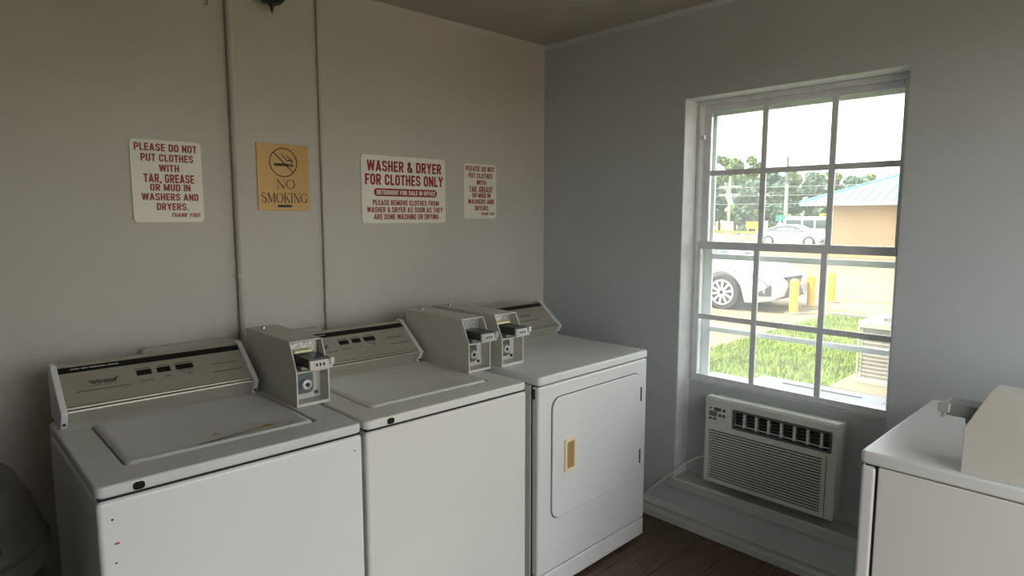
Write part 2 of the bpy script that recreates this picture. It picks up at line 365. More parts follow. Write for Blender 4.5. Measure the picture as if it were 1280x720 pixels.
# ------------------------------------------------------------------ appliances (local: x along the front, y into the depth, z up)
def console(root, x0, x1, dep, lettering=True):
    """slanted control console; returns nothing"""
    zt = 0.915
    prof = [(dep-0.11, 0.0), (dep-0.14, 0.05), (dep+0.01, 0.168), (dep+0.045, 0.17), (dep+0.045, 0.0)]
    for a, b in ((x0, x0+0.018), (x1-0.018, x1)):
        ec = MB().prism(prof, 'x', a, b).build('console_end_cap', 'enamel', root, bevel=0.004)
        ec.location = (0, 0, root['top'])
        MB().lathe([(0.005, 0), (0.005, 0.004)], 10, ((a+b)/2, dep-0.122, 0.014), 'y').build('screw', 'black', ec)
    inn = [(dep-0.103, 0.0), (dep-0.131, 0.048), (dep+0.012, 0.160), (dep+0.03, 0.164), (dep+0.03, 0.0)]
    body = MB().prism(inn, 'x', x0+0.018, x1-0.018).build('control_panel', 'steel', root)
    body.location = (0, 0, root['top'])
    # slanted face frame: u along x, v along the slope
    A = Vector((0, dep-0.131, 0.048)); B = Vector((0, dep+0.012, 0.160)); n = Vector((0, A.z-B.z, B.y-A.y)).normalized()
    if n.y > 0: n = -n
    def S(u, v, h=0.001):
        p = A.lerp(B, v) + n*h; return (x0+0.018+(x1-x0-0.036)*u, p.y, p.z)
    def quad(name, u0, u1, v0, v1, m, h=0.0012, d=0.0012):
        b = MB(); vs = [S(u0,v0,h-d), S(u1,v0,h-d), S(u1,v1,h-d), S(u0,v1,h-d), S(u0,v0,h), S(u1,v0,h), S(u1,v1,h), S(u0,v1,h)]
        b.add(vs, [(0,1,2,3),(4,5,6,7),(0,1,5,4),(1,2,6,5),(2,3,7,6),(3,0,4,7)])
        return b.build(name, m, body)
    quad('black_band', 0.0, 1.0, 0.84, 0.965, 'black')
    quad('trim_strip', 0.0, 1.0, 0.02, 0.05, 'chrome', 0.004, 0.004)
    quad('trim_strip', 0.0, 1.0, 0.09, 0.105, 'chrome', 0.003, 0.003)
    if lettering:
        for u0, u1 in ((0.375, 0.455), (0.485, 0.56), (0.59, 0.69)):
            quad('indicator_window', u0, u1, 0.565, 0.68, 'black', 0.002)
        for u0, u1, v in ((0.06, 0.33, 0.40), (0.385, 0.455, 0.43), (0.52, 0.55, 0.45), (0.62, 0.68, 0.47), (0.645, 0.665, 0.43), (0.79, 0.95, 0.56), (0.79, 0.97, 0.37), (0.375, 0.45, 0.715), (0.49, 0.55, 0.715), (0.59, 0.69, 0.715), (0.605, 0.68, 0.53)):
            quad('printed_line', u0, u1, v, v+0.012, 'greyprint')
        for u0, u1 in ((0.06, 0.105), (0.112, 0.145), (0.152, 0.235), (0.242, 0.30)):
            quad('printed_caption', u0, u1, 0.90, 0.918, 'whiteprint', 0.002)
        bm_ = text_mesh('Whirlpool', 0.25, 0.012)
        letter('console_lettering', bm_, 'black', body, lambda u, v: S(0.14+0.13*u, 0.50+0.12*v, 0.0016))
        sw = MB(); pts = [(0.125, 0.62), (0.15, 0.535), (0.18, 0.475), (0.215, 0.47), (0.25, 0.53), (0.275, 0.63)]
        for (u0, v0), (u1, v1) in zip(pts, pts[1:]):
            sw.add([S(u0, v0, 0.0016), S(u0+0.006, v0, 0.0016), S(u1+0.004, v1, 0.0016), S(u1, v1, 0.0016)], [(0,1,2,3)])
        sw.build('swoosh_mark', 'black', body)
    else:
        quad('indicator_window', 0.32, 0.44, 0.50, 0.64, 'black', 0.002)
        bm_ = text_mesh('Whirlpool', 0.25, 0.012)
        letter('console_lettering', bm_, 'black', body, lambda u, v: S(0.64+0.12*u, 0.50+0.10*v, 0.0016))
        quad('printed_line', 0.60, 0.82, 0.36, 0.372, 'greyprint')

def coin_box(root, x0, x1, yf, yb, ext=0.055, label_strip=True, slide_mat='gunmetal'):
    """powder coated coin meter housing, open at the front, with slide and lock"""
    H, K, SL, t = 0.212, 0.115, 0.045, 0.005
    prof = [(yf, 0.0), (yf, K), (yf+SL, H), (yb, H), (yb, 0.0)]
    m = MB()
    m.prism(prof, 'x', x0, x0+t); m.prism(prof, 'x', x1-t, x1)
    m.box(x0+t, x1-t, yf+SL, yb, H-t, H); m.box(x0+t, x1-t, yb-t, yb, 0, H-t)
    m.box(x0+t, x1-t, yf, yb-t, 0.0, 0.010)
    m.box(x0+t, x1-t, yf+0.001, yf+0.06, K-0.004, K+0.003)
    # recess walls
    m.box(x0+t, x1-t, yf+0.055, yf+0.06, 0.010, K-0.004)
    m.box(x0+t, x1-t, yf+0.075, yf+0.08, K+0.003, H-t)
    hb = m.build('coin_box', 'coinbox', root, bevel=0.0015, seg=2)
    hb.location = (0, 0, root['top'])
    xc, wd = (x0+x1)/2, x1-x0
    # upper plate and slide
    MB().box(x0+t+0.004, x1-t-0.004, yf+0.068, yf+0.075, K+0.03, H-0.012).build('slide_plate', 'speckle', hb)
    if label_strip: MB().box(x0+t+0.012, x1-0.04, yf+0.04, yf+0.068, K+0.056, K+0.064).build('yellow_label', 'yellowlabel', hb)
    s0, s1 = xc-0.034, xc+0.036
    sl_ = MB(); sl_.box(s0, s1, yf-ext+0.012, yf+0.068, K+0.018, K+0.050)
    so_ = sl_.build('coin_slide', slide_mat, hb, bevel=0.002)
    MB().box(s0-0.006, s1+0.006, yf-0.002, yf+0.03, K+0.006, K+0.018).build('slide_rail', 'slide', so_, bevel=0.002)
    hp = MB(); hp.box(s0-0.002, s1+0.008, yf-ext, yf-ext+0.012, K+0.012, K+0.046); hp.box(s1-0.004, s1+0.012, yf-ext-0.006, yf-ext+0.02, K+0.026, K+0.05)
    ho = hp.build('push_handle', 'alloy', so_, bevel=0.003)
    MB().box(s0+0.012, s1-0.012, yf-ext-0.002, yf-ext, K+0.022, K+0.040).build('price_plate', 'whiteprint', so_)
    for k in range(3): MB().box(s0+0.018+k*0.012, s0+0.024+k*0.012, yf-ext-0.0028, yf-ext-0.002, K+0.026, K+0.036).build('price_mark', 'black', so_)
    # lower lock
    MB().prism(rrect(x0+t+0.004, x1-0.035, 0.030, K-0.010, 0.018), 'y', yf+0.048, yf+0.055).build('lock_plate', 'lockplate', hb, smooth=True)
    lc = MB().lathe([(0.019, 0.055), (0.019, 0.030), (0.016, 0.026), (0.008, 0.0255), (0.007, 0.032)], 16, (xc-0.008, yf, 0.064), 'y').build('lock_cylinder', 'alloy', hb, smooth=True)
    MB().lathe([(0.006, 0.0), (0.006, 0.006)], 10, (xc-0.008, yf+0.0248, 0.064), 'y').build('keyhole', 'black', lc)
    MB().lathe([(0.007, 0.0), (0.005, 0.006)], 10, (x1-0.024, yf+0.049, 0.028), 'y').build('screw', 'gunmetal', hb)
    # bolt on top
    MB().lathe([(0.009, 0.0), (0.009, 0.003), (0.006, 0.004), (0.005, 0.010), (0.003, 0.012)], 12, (xc-0.022, yb-0.075, H)).build('top_bolt', 'chrome', hb, smooth=True)

def make_washer(label, loc, rz, box_y, cons_x0, body_mat, scuffs=False):
    W, D, T = 0.688, 0.66, 0.915
    r = thing('washing_machine', label, 'washer', loc, rz, 'coin operated washers')
    r['top'] = T
    MB().box(0.0, W, 0.0, D, 0.02, 0.879).build('cabinet', body_mat, r, bevel=0.012, seg=3)
    MB().box(0.006, W-0.006, 0.006, D-0.006, 0.879, 0.886).build('seam', 'seam', r)
    for fx in (0.05, W-0.05):
        for fy in (0.05, D-0.05): MB().lathe([(0.022, 0), (0.022, 0.008), (0.01, 0.01), (0.01, 0.024)], 12, (fx, fy, 0)).build('foot', 'seam', r)
    # top with a lid opening
    lx0, lx1, ly0, ly1 = 0.085, 0.598, 0.112, 0.535
    o_ = rrect(0, W, 0, D, 0.02); i_ = rrect(lx0, lx1, ly0, ly1, 0.016)
    tp = MB().rrect_frame(o_, i_, 'z', 0.885, T)
    tp.build('top_panel', 'enamel_top' if scuffs else 'enamel_warm', r, bevel=0.007, seg=3)
    MB().prism(rrect(lx0-0.004, lx1+0.004, ly0-0.004, ly1+0.004, 0.016), 'z', 0.884, 0.890).build('lid_well', 'seam', r)
    li = rrect(lx0+0.0045, lx1-0.009, ly0+0.003, ly1-0.004, 0.014)
    lm = MB(); n = len(li); cx, cy = (lx0+lx1)/2, (ly0+ly1)/2
    rings = [(1.0, 0.891), (1.0, T-0.002), (0.985, T+0.002), (0.94, T+0.0045), (0.9, T+0.0015), (0.0, T+0.0015)]
    vv = []
    for s_, z in rings[:-1]: vv += [(cx+(p[0]-cx)*s_, cy+(p[1]-cy)*s_, z) for p in li]
    ff = [(i*n+k, i*n+(k+1) % n, (i+1)*n+(k+1) % n, (i+1)*n+k) for i in range(len(rings)-2) for k in range(n)]
    ff += [tuple(range(n-1, -1, -1)), tuple((len(rings)-2)*n+k for k in range(n))]
    lid = lm.add(vv, ff).build('lid', 'enamel_top' if scuffs else 'enamel_warm', r, smooth=True)
    MB().prism(rrect(0.076, 0.102, 0.889, 0.908, 0.008), 'y', -0.0015, 0.004).build('lid_lock_hole', 'hole', r)
    console(r, cons_x0, 0.588, D)
    coin_box(r, 0.611, 0.727, box_y, D+0.03, label_strip=scuffs)
    if scuffs:
        def bl(cx, cz, rx, rz_, m):
            MB().prism([(cx+rx*math.cos(a*PI/4)*(0.7+0.5*random.random()), cz+rz_*math.sin(a*PI/4)*(0.7+0.5*random.random())) for a in range(8)], 'y', -0.0006, 0.001).build('scuff_mark', m, r)
        bl(0.030, 0.832, 0.004, 0.003, 'black'); bl(0.036, 0.772, 0.007, 0.003, 'redscuff'); bl(0.032, 0.725, 0.003, 0.002, 'black'); bl(0.66, 0.835, 0.003, 0.002, 'black')
        # dent crease and rust at the front of the lid
        d_ = MB(); 
        d_.add([(0.24, 0.128, T+0.0062), (0.30, 0.121, T+0.0066), (0.36, 0.133, T+0.0066), (0.45, 0.152, T+0.0062), (0.36, 0.142, T+0.0064), (0.30, 0.131, T+0.0064)], [(0,1,5), (1,2,4,5), (2,3,4)])
        d_.build('dent_crease', 'greyprint', lid)
        for px, py, rr in ((0.44, 0.150, 0.010), (0.465, 0.160, 0.014), (0.485, 0.150, 0.008), (0.33, 0.185, 0.007)):
            MB().prism([(px+rr*1.5*math.cos(a*PI/4)*(0.6+0.6*random.random()), py+rr*0.6*math.sin(a*PI/4)*(0.6+0.6*random.random())) for a in range(8)], 'z', T+0.001, T+0.0055).build('rust_spot', 'rust', lid)
    return r

def make_dryer(label, loc, rz, W, T, box_x, cons, slide_mat='gunmetal'):
    D = 0.66
    r = thing('clothes_dryer', label, 'dryer', loc, rz, 'coin operated dryers')
    r['top'] = T
    MB().box(0.001, W-0.001, 0.042, D, 0.02, T-0.038).build('cabinet', 'enamel_warm', r, bevel=0.004)
    MB().box(0.004, W-0.004, 0.034, 0.046, 0.03, T-0.04).build('side_seam', 'seam', r)
    MB().box(0.0, W, 0.0, 0.038, 0.103, T-0.04).build('front_panel', 'enamel', r, bevel=0.010, seg=3)
    MB().box(0.0, W, 0.001, 0.038, 0.018, 0.100).build('toe_panel', 'enamel', r, bevel=0.006, seg=2)
    for fx in (0.06, W-0.06):
        for fy in (0.06, D-0.06): MB().lathe([(0.022, 0), (0.022, 0.008), (0.01, 0.01), (0.01, 0.024)], 12, (fx, fy, 0)).build('foot', 'seam', r)
    MB().box(0.008, W-0.008, 0.008, D-0.008, T-0.041, T-0.034).build('seam', 'seam', r)
    MB().prism(rrect(0, W, -0.004, D, 0.016), 'z', T-0.036, T).build('top_panel', 'enamel', r, bevel=0.008, seg=3)
    # door
    x0, x1, z0, z1 = 0.078, W-0.060, 0.320, T-0.098
    MB().prism(rrect(x0-0.003, x1+0.003, z0-0.003, z1+0.003, 0.047), 'y', -0.0012, 0.004).build('door_gap', 'seam', r)
    dr = MB().prism(rrect(x0, x1, z0, z1, 0.045), 'y', -0.008, 0.004).build('door', 'enamel', r, bevel=0.004, seg=3)
    hx0, hx1, hz0, hz1 = x0+0.068, x0+0.136, 0.500, 0.640
    MB().rrect_frame(rrect(hx0, hx1, hz0, hz1, 0.010), rrect(hx0+0.012, hx1-0.012, hz0+0.014, hz1-0.014, 0.004), 'y', -0.016, -0.006).build('handle_surround', 'handle', dr, bevel=0.002)
    MB().box(hx0+0.012, hx1-0.012, -0.012, -0.007, hz0+0.014, hz1-0.014).build('handle_insert', 'handle_in', dr)
    for hz in (0.687, 0.390):
        MB().box(x1-0.001, x1+0.005, -0.011, 0.0, hz, hz+0.066).build('hinge', 'gunmetal', dr, bevel=0.001)
    # vent flap mark on the side flange
    MB().box(-0.0012, 0.001, 0.018, 0.034, T-0.090, T-0.050).build('side_clip', 'gunmetal', r)
    console(r, cons[0], cons[1], D, lettering=False)
    coin_box(r, box_x[0], box_x[1], 0.222, D+0.02, slide_mat=slide_mat)
    return r

make_washer('white top-load washer with dented lid beside the trash can', (-2.4464, -0.931, 0), 0, 0.275, 0.014, 'enamel', True)
make_washer('white top-load washer between the other washer and the dryer', (-1.7467, -0.931, 0), 0, 0.248, 0.036, 'enamel_warm', False)
make_dryer('white front-load dryer with gold door handle in the corner', (-0.9981, -0.9349, 0), math.radians(1.53), 0.748, 0.920, (0.020, 0.146), (0.152, 0.745))
make_dryer('white dryer seen from its plain side at the right edge', (-0.140, -2.034, 0), PI, 0.72, 0.900, (0.588, 0.706), (0.012, 0.580), 'slide')

# ------------------------------------------------------------------ air conditioner
AY0, AY1, AZ0, AZ1 = -1.682, -1.089, 0.276, 0.678
ac = thing('air_conditioner', 'white window air conditioner set in the panel under the window', 'air conditioner', (0, 0, 0))
AX = -0.012
def au(u): return AY1 + (AY0-AY1)*u       # u: left to right as seen from the room
def av(v): return AZ1 + (AZ0-AZ1)*v       # v: top to bottom
# casing through the wall
MB().box(AX+0.045, REC+0.0, AY0+0.006, AY1-0.006, AZ0+0.004, AZ1-0.004).build('casing', 'acplastic', ac, bevel=0.004)
oc = MB().box(TH-0.018, 0.60, AY0-0.02, AY1+0.01, AZ0-0.02, AZ1+0.005).build('outdoor_casing', 'outercase', ac, bevel=0.006)
for k in range(3): MB().box(0.36+0.07*k, 0.385+0.07*k, AY0+0.08, AY1-0.14, AZ1+0.004, AZ1+0.009).build('casing_rib', 'outercase', oc, bevel=0.002)
# front shell built as a frame around the openings
GU0, GU1, GV0, GV1 = 0.035, 0.905, 0.365, 0.968
VU0, VU1, VV0, VV1 = 0.235, 0.962, 0.075, 0.285
fp = MB()
def fbox(u0, u1, v0, v1, d0=0.0, d1=0.045): fp.box(AX+d0, AX+d1, au(u0), au(u1), av(v0), av(v1))
fbox(0, 1, 0, VV0); fbox(0, VU0, VV0, VV1); fbox(VU1, 1, VV0, VV1); fbox(0, 1, VV1, GV0); fbox(0, GU0, GV0, GV1); fbox(GU1, 1, GV0, GV1); fbox(0, 1, GV1, 1)
fp.build('front_shell', 'acplastic', ac)
MB().prism([(AX, AZ1), (AX+0.010, AZ1+0.010), (AX+0.05, AZ1+0.010), (AX+0.05, AZ1)], 'y', AY0, AY1).build('top_edge', 'acplastic', ac)
MB().box(AX+0.028, AX+0.046, au(VU0), au(VU1), av(VV0), av(VV1)).build('vent_interior', 'acdark', ac)
MB().box(AX+0.022, AX+0.046, au(GU0), au(GU1), av(GV0), av(GV1)).build('grille_interior', 'acdark', ac)
MB().box(AX-0.0015, AX+0.001, au(0.935), au(0.939), av(0.33), av(0.985)).build('panel_seam', 'acmid', ac)
NS = 19
for k in range(NS):
    v0 = GV0 + (GV1-GV0)*(k+0.5)/NS; v1 = GV0 + (GV1-GV0)*(k+1.0)/NS
    z0, z1 = av(v1), av(v0)
    MB().box(AX, AX+0.005, au(GU1), au(GU0), z0, z1).build('grille_slat', 'acplastic', ac)
for k in range(7):
    uc = VU0 + (VU1-VU0)*(k+0.9)/7.6; y_ = au(uc)
    MB().prism([(AX+0.002, y_-0.006), (AX+0.004, y_+0.006), (AX+0.014, y_+0.010), (AX+0.028, y_+0.004), (AX+0.028, y_-0.002), (AX+0.014, y_+0.002)], 'z', av(VV1)+0.010, av(VV0)-0.010).build('air_vane', 'acplastic', ac)
for k in range(5):
    zz = av(VV0+(VV1-VV0)*(k+0.7)/5.4)
    MB().box(AX+0.018, AX+0.022, au(VU1), au(VU0), zz-0.0022, zz+0.0022).build('louvre_bar', 'acmid', ac)
vfr = MB().rrect_frame(rrect(au(VU1)-0.004, au(VU0)+0.004, av(VV1)-0.004, av(VV0)+0.004, 0.008), rrect(au(VU1)+0.006, au(VU0)-0.006, av(VV1)+0.006, av(VV0)-0.006, 0.006), 'x', AX-0.002, AX+0.006).build('vent_frame', 'acmid', ac)
MB().box(AX+0.001, AX+0.004, au(VU1)+0.008, au(VU0)-0.008, av(VV1)+0.016, av(VV1)+0.020).build('vent_rail', 'acplastic', ac)
cp = MB().prism(rrect(au(0.185), au(0.018), av(0.275), av(0.055), 0.006), 'x', AX-0.003, AX+0.002).build('control_panel', 'acplastic', ac, bevel=0.001)
def cbtn(name, u0, u1, v0, v1, m): MB().prism(rrect(au(u1), au(u0), av(v1), av(v0), 0.002, 2), 'x', AX-0.0052, AX-0.0025).build(name, m, cp)
cbtn('display', 0.075, 0.135, 0.085, 0.125, 'acmid')
for u0, u1, v0, v1 in ((0.034, 0.058, 0.092, 0.108), (0.150, 0.170, 0.09, 0.125), (0.150, 0.170, 0.155, 0.19), (0.030, 0.058, 0.215, 0.235), (0.068, 0.098, 0.215, 0.235)): cbtn('button', u0, u1, v0, v1, 'acmid')
cbtn('button', 0.115, 0.140, 0.158, 0.19, 'acmid'); cbtn('sticker', 0.035, 0.10, 0.135, 0.195, 'outercase')
# side flange and cord
MB().box(0.055, REC, AY1-0.005, AY1+0.010, AZ0+0.02, AZ0+0.20).build('side_flange', 'acplastic', ac)
cpts = []
P0, P1, P2, P3 = Vector((0.045, AY1+0.004, 0.372)), Vector((0.02, AY1+0.09, 0.365)), Vector((-0.02, -0.93, 0.27)), Vector((-0.045, -0.70, 0.03))
for k in range(17):
    t = k/16; cpts.append(P0*(1-t)**3 + P1*3*t*(1-t)**2 + P2*3*t*t*(1-t) + P3*t**3)
MB().tube(cpts, 0.0048, 8).build('power_cord', 'cord', ac, smooth=True)

# ------------------------------------------------------------------ wall fittings
def pipe(label, x, z0, z1, r, m, straps, rr):
    t = thing('wall_conduit', label, 'conduit', (x, 0, z0))
    MB().tube([(0, -r-0.001, 0), (0, -r-0.001, z1-z0)], r, 14).build('pipe', m, t, smooth=True)
    for z in straps:
        MB().prism([(-rr, 0.0), (-rr, -0.003), (-r-0.003, -0.003), (-r-0.002, -2*r-0.001), (-r*0.5, -2*r-0.004), (r*0.5, -2*r-0.004), (r+0.002, -2*r-0.001), (r+0.003, -0.003), (rr, -0.003), (rr, 0.0)], 'z', z-z0-0.008, z-z0+0.008).build('strap', m, t)
    return t
pipe('wide painted pipe running up the wall left of the gold sign', -1.758, 0.15, ZC-0.001, 0.0155, 'paint_back', (1.30, 2.43), 0.03)
pipe('thin dark-edged pipe running up the wall right of the gold sign', -1.391, 0.15, ZC-0.001, 0.0085, 'paint_back', (2.17, 1.12), 0.018)
# supply box plates showing above the washer consoles
def plate(label, x0, x1, z0, z1):
    t = thing('outlet_box', label, 'outlet box', ((x0+x1)/2, 0, z0)); hw = (x1-x0)/2; h = z1-z0
    MB().rrect_frame(rrect(-hw, hw, 0, h, 0.012), rrect(-hw+0.02, hw-0.02, 0.02, h-0.02, 0.008), 'y', -0.045, -0.0005).build('flange', 'coinbox', t, bevel=0.003)
    MB().box(-hw+0.02, hw-0.02, -0.008, -0.0005, 0.02, h-0.02).build('recess_plate', 'coinbox', t)
    return t
plate('painted supply box on the wall behind the dented-lid washer', -2.131, -1.800, 0.86, 1.058)
plate('painted supply box on the wall behind the middle washer', -1.70, -1.44, 0.86, 1.056)
# dark lamp at the top edge
lp = thing('wall_fixture', 'dark rounded fixture with a pointed tip high on the wall', 'fixture', (-1.615, 0, 2.36))
MB().lathe([(0.0, 0.0), (0.045, 0.0), (0.045, 0.018), (0.0, 0.022)], 20, (0, -0.0225, 0.075), 'y', cap=False).build('back_plate', 'blacklamp', lp, smooth=True)
MB().lathe([(0.004, -0.034), (0.009, -0.012), (0.014, -0.004), (0.034, 0.0), (0.05, 0.016), (0.056, 0.04), (0.054, 0.075), (0.045, 0.105), (0.02, 0.115)], 24, (0, -0.075, 0)).build('dome', 'blacklamp', lp, smooth=True)
MB().tube([(0, -0.004, 0.075), (0, -0.05, 0.085)], 0.014, 10).build('arm', 'blacklamp', lp)
# bent wire hook
hk = MB().tube([(0, 0.0, 0.05), (0.004, -0.012, 0.046), (0.010, -0.016, 0.02), (0.014, -0.018, 0.002), (0.010, -0.020, -0.008), (0.002, -0.020, -0.006)], 0.0028, 6).build('wire_hook', 'rust', smooth=True)
hk.location = (-1.85, 0, 2.325); tag(hk, 'small bent wire hook high on the wall at the top edge', 'hook')

# ------------------------------------------------------------------ signs
def sign(name, label, x0, x1, z0, z1, board, r, t=0.004):
    s = thing(name, label, 'sign', (x0, 0, z0)); w_, h_ = x1-x0, z1-z0
    MB().prism(rrect(0, w_, 0, h_, r), 'y', -t-0.001, -0.001).build('board', board, s, bevel=0.0008, seg=1)
    return s, w_, h_, -t-0.0018
def stroke(mb, pts, wd, y):
    """flat ribbon along pts (x,z) with width per point"""
    n = len(pts); L_ = []; R_ = []
    closed = n > 3 and math.hypot(pts[0][0]-pts[-1][0], pts[0][1]-pts[-1][1]) < 1e-6
    for i, (x, z) in enumerate(pts):
        a = pts[max(i-1, 0)] if not (closed and i == 0) else pts[-2]; b = pts[min(i+1, n-1)] if not (closed and i == n-1) else pts[1]
        dx, dz = b[0]-a[0], b[1]-a[1]; l = math.hypot(dx, dz) or 1
        hw = (wd[i] if isinstance(wd, (list, tuple)) else wd)/2
        L_.append((x-dz/l*hw, y, z+dx/l*hw)); R_.append((x+dz/l*hw, y, z-dx/l*hw))
    mb.add(L_+R_, [(i, i+1, n+i+1, n+i) for i in range(n-1)])
def arc(cx, cz, rx, rz, a0, a1, n=14): return [(cx+rx*math.cos(math.radians(a0+(a1-a0)*k/n)), cz+rz*math.sin(math.radians(a0+(a1-a0)*k/n))) for k in range(n+1)]
BT = 0.185; BL, BR = BT/2, 0.52-BT/2; BB, BH = BT/2, 1-BT/2; CR_ = 0.13
def q1(cx, cz, a0, a1): return arc(cx, cz, CR_, CR_, a0, a1, 4)
OV = q1(BR-CR_, BH-CR_, 0, 90) + q1(BL+CR_, BH-CR_, 90, 180) + q1(BL+CR_, BB+CR_, 180, 270) + q1(BR-CR_, BB+CR_, 270, 360) + [(BR, BH-CR_)]
def bowl(z0, z1, x0=0.0): return [(x0, z0)] + arc(BR-CR_, z0+CR_, CR_, CR_, -90, 0, 4) + arc(BR-CR_, z1-CR_, CR_, CR_, 0, 90, 4) + [(x0, z1)]
BLOCK = {
 'A': (.58, [[(.08, 0), (.29, .99)], [(.50, 0), (.29, .99)], [(.16, .26), (.42, .26)]]),
 'C': (.52, [[(BR, .64), (BR, BH-CR_)] + OV[1:15] + q1(BR-CR_, BB+CR_, 270, 360) + [(BR, .36)]]),
 'D': (.52, [[(BL, 0), (BL, 1)], bowl(BB, BH)]),
 'E': (.46, [[(BL, 0), (BL, 1)], [(BL, BB), (.46, BB)], [(BL, BH), (.46, BH)], [(BL, .5), (.42, .5)]]),
 'F': (.45, [[(BL, 0), (BL, 1)], [(BL, BH), (.45, BH)], [(BL, .5), (.40, .5)]]),
 'G': (.52, [[(BR, .68), (BR, BH-CR_)] + OV[1:15] + q1(BR-CR_, BB+CR_, 270, 360) + [(BR, .50)], [(.28, .46), (.52, .46)]]),
 'H': (.52, [[(BL, 0), (BL, 1)], [(BR, 0), (BR, 1)], [(BL, .5), (BR, .5)]]),
 'I': (.17, [[(BL, 0), (BL, 1)]]),
 'K': (.54, [[(BL, 0), (BL, 1)], [(BL, .36), (.46, .99)], [(.20, .56), (.46, .01)]]),
 'L': (.44, [[(BL, 0), (BL, 1)], [(BL, BB), (.44, BB)]]),
 'M': (.70, [[(BL, 0), (BL, 1)], [(.70-BL, 0), (.70-BL, 1)], [(.10, .98), (.35, .10)], [(.60, .98), (.35, .10)]]),
 'N': (.54, [[(BL, 0), (BL, 1)], [(.54-BL, 0), (.54-BL, 1)], [(.09, .96), (.45, .04)]]),
 'O': (.52, [OV]),
 'P': (.50, [[(BL, 0), (BL, 1)], bowl(.44, BH)]),
 'R': (.52, [[(BL, 0), (BL, 1)], bowl(.48, BH), [(.26, .46), (.44, .0)]]),
 'S': (.52, [[(BR, .70), (BR, BH-CR_)] + OV[1:10] + [(BL, .66), (BL+.04, .56), (.26, .50), (BR-.04, .44), (BR, .34), (BR, BB+CR_)] + q1(BR-CR_, BB+CR_, 360, 270) + q1(BL+CR_, BB+CR_, 270, 180) + [(BL, .30)]]),
 'T': (.48, [[(.24, 0), (.24, 1)], [(0, BH), (.48, BH)]]),
 'U': (.52, [[(BL, 1), (BL, BB+CR_)] + q1(BL+CR_, BB+CR_, 180, 270) + q1(BR-CR_, BB+CR_, 270, 360) + [(BR, 1)]]),
 'V': (.54, [[(.07, 1), (.27, .01)], [(.47, 1), (.27, .01)]]),
 'W': (.78, [[(.07, 1), (.21, .02)], [(.21, .02), (.39, .96)], [(.39, .96), (.57, .02)], [(.57, .02), (.71, 1)]]),
 'Y': (.54, [[(.07, 1), (.27, .46)], [(.47, 1), (.27, .46)], [(.27, .48), (.27, 0)]]),
 '&': (.60, [[(.56, .02), (.14, .72), (.14, .84), (.20, .92), (.28, .92), (.34, .84), (.33, .72), (.12, .40), (.08, .28), (.10, .14), (.20, .08), (.32, .10), (.44, .22), (.50, .42)]]),
 '.': (.17, [[(BL, 0), (BL, .17)]]), ',': (.17, [[(BL, .17), (BL, .0), (.03, -.13)]]), '!': (.17, [[(BL, .30), (BL, 1)], [(BL, 0), (BL, .17)]]), ' ': (.22, [])}
def line(s, w_, h_, y_, txt, u0, u1, v0, v1, m='red', shear=0.0, bold=0.022):
    gap = 0.085; tot = sum(BLOCK[c][0]+gap for c in txt)-gap; sx = (u1-u0)*w_/tot; sz = (v1-v0)*h_; zb = (1-v1)*h_
    mb = MB(); x = 0
    for c in txt:
        gw, st = BLOCK[c]
        for k, pts in enumerate(st):
            o_ = MB(); stroke(o_, pts, BT, 0)
            mb.add([(u0*w_+(x+p[0]+shear*(p[2]-.5))*sx, y_-0.00002*k, zb+p[2]*sz) for p in o_.v], o_.f)
        x += gw+gap
    return mb.build('lettering', m, s)
RULES = (('PLEASE DO NOT', .06, .935, .045, .135), ('PUT CLOTHES', .14, .875, .17, .26), ('WITH', .385, .665, .295, .38), ('TAR, GREASE', .165, .875, .41, .515), ('OR MUD IN', .245, .815, .53, .615), ('WASHERS AND', .125, .925, .645, .73), ('DRYERS.', .32, .77, .765, .85))
for lab, x0, x1, z0, z1 in (('larger white sign with red laundry rules left of the pipes', -2.122, -1.8825, 1.513, 1.811), ('smaller white sign with red laundry rules nearest the corner', -0.604, -0.3785, 1.524, 1.810)):
    s, w_, h_, y_ = sign('laundry_rules_sign', lab, x0, x1, z0, z1, 'signwhite', 0.016)
    for tx, u0, u1, v0, v1 in RULES: line(s, w_, h_, y_, tx, u0, u1, v0, v1)
    line(s, w_, h_, y_, 'THANK YOU!', .52, .935, .885, .935, shear=0.3)
s, w_, h_, y_ = sign('washer_dryer_sign', 'wide white sign with red lettering above the middle washer', -1.2015, -0.7235, 1.504, 1.817, 'signwhite', 0.018)
line(s, w_, h_, y_, 'WASHER & DRYER', .065, .945, .075, .235); line(s, w_, h_, y_, 'FOR CLOTHES ONLY', .04, .965, .275, .435)
pl = MB().prism(rrect(.135*w_, .885*w_, (1-.60)*h_, (1-.485)*h_, 0.016), 'y', y_, -0.004).build('red_band', 'red', s)
line(s, w_, h_, y_-0.0008, 'DETERGENT FOR SALE IN OFFICE', .165, .865, .51, .575, 'signwhite', bold=0.015)
line(s, w_, h_, y_, 'PLEASE REMOVE CLOTHES FROM', .12, .91, .655, .735); line(s, w_, h_, y_, 'WASHER & DRYER AS SOON AS THEY', .055, .96, .76, .84); line(s, w_, h_, y_, 'ARE DONE WASHING OR DRYING', .13, .905, .865, .945)

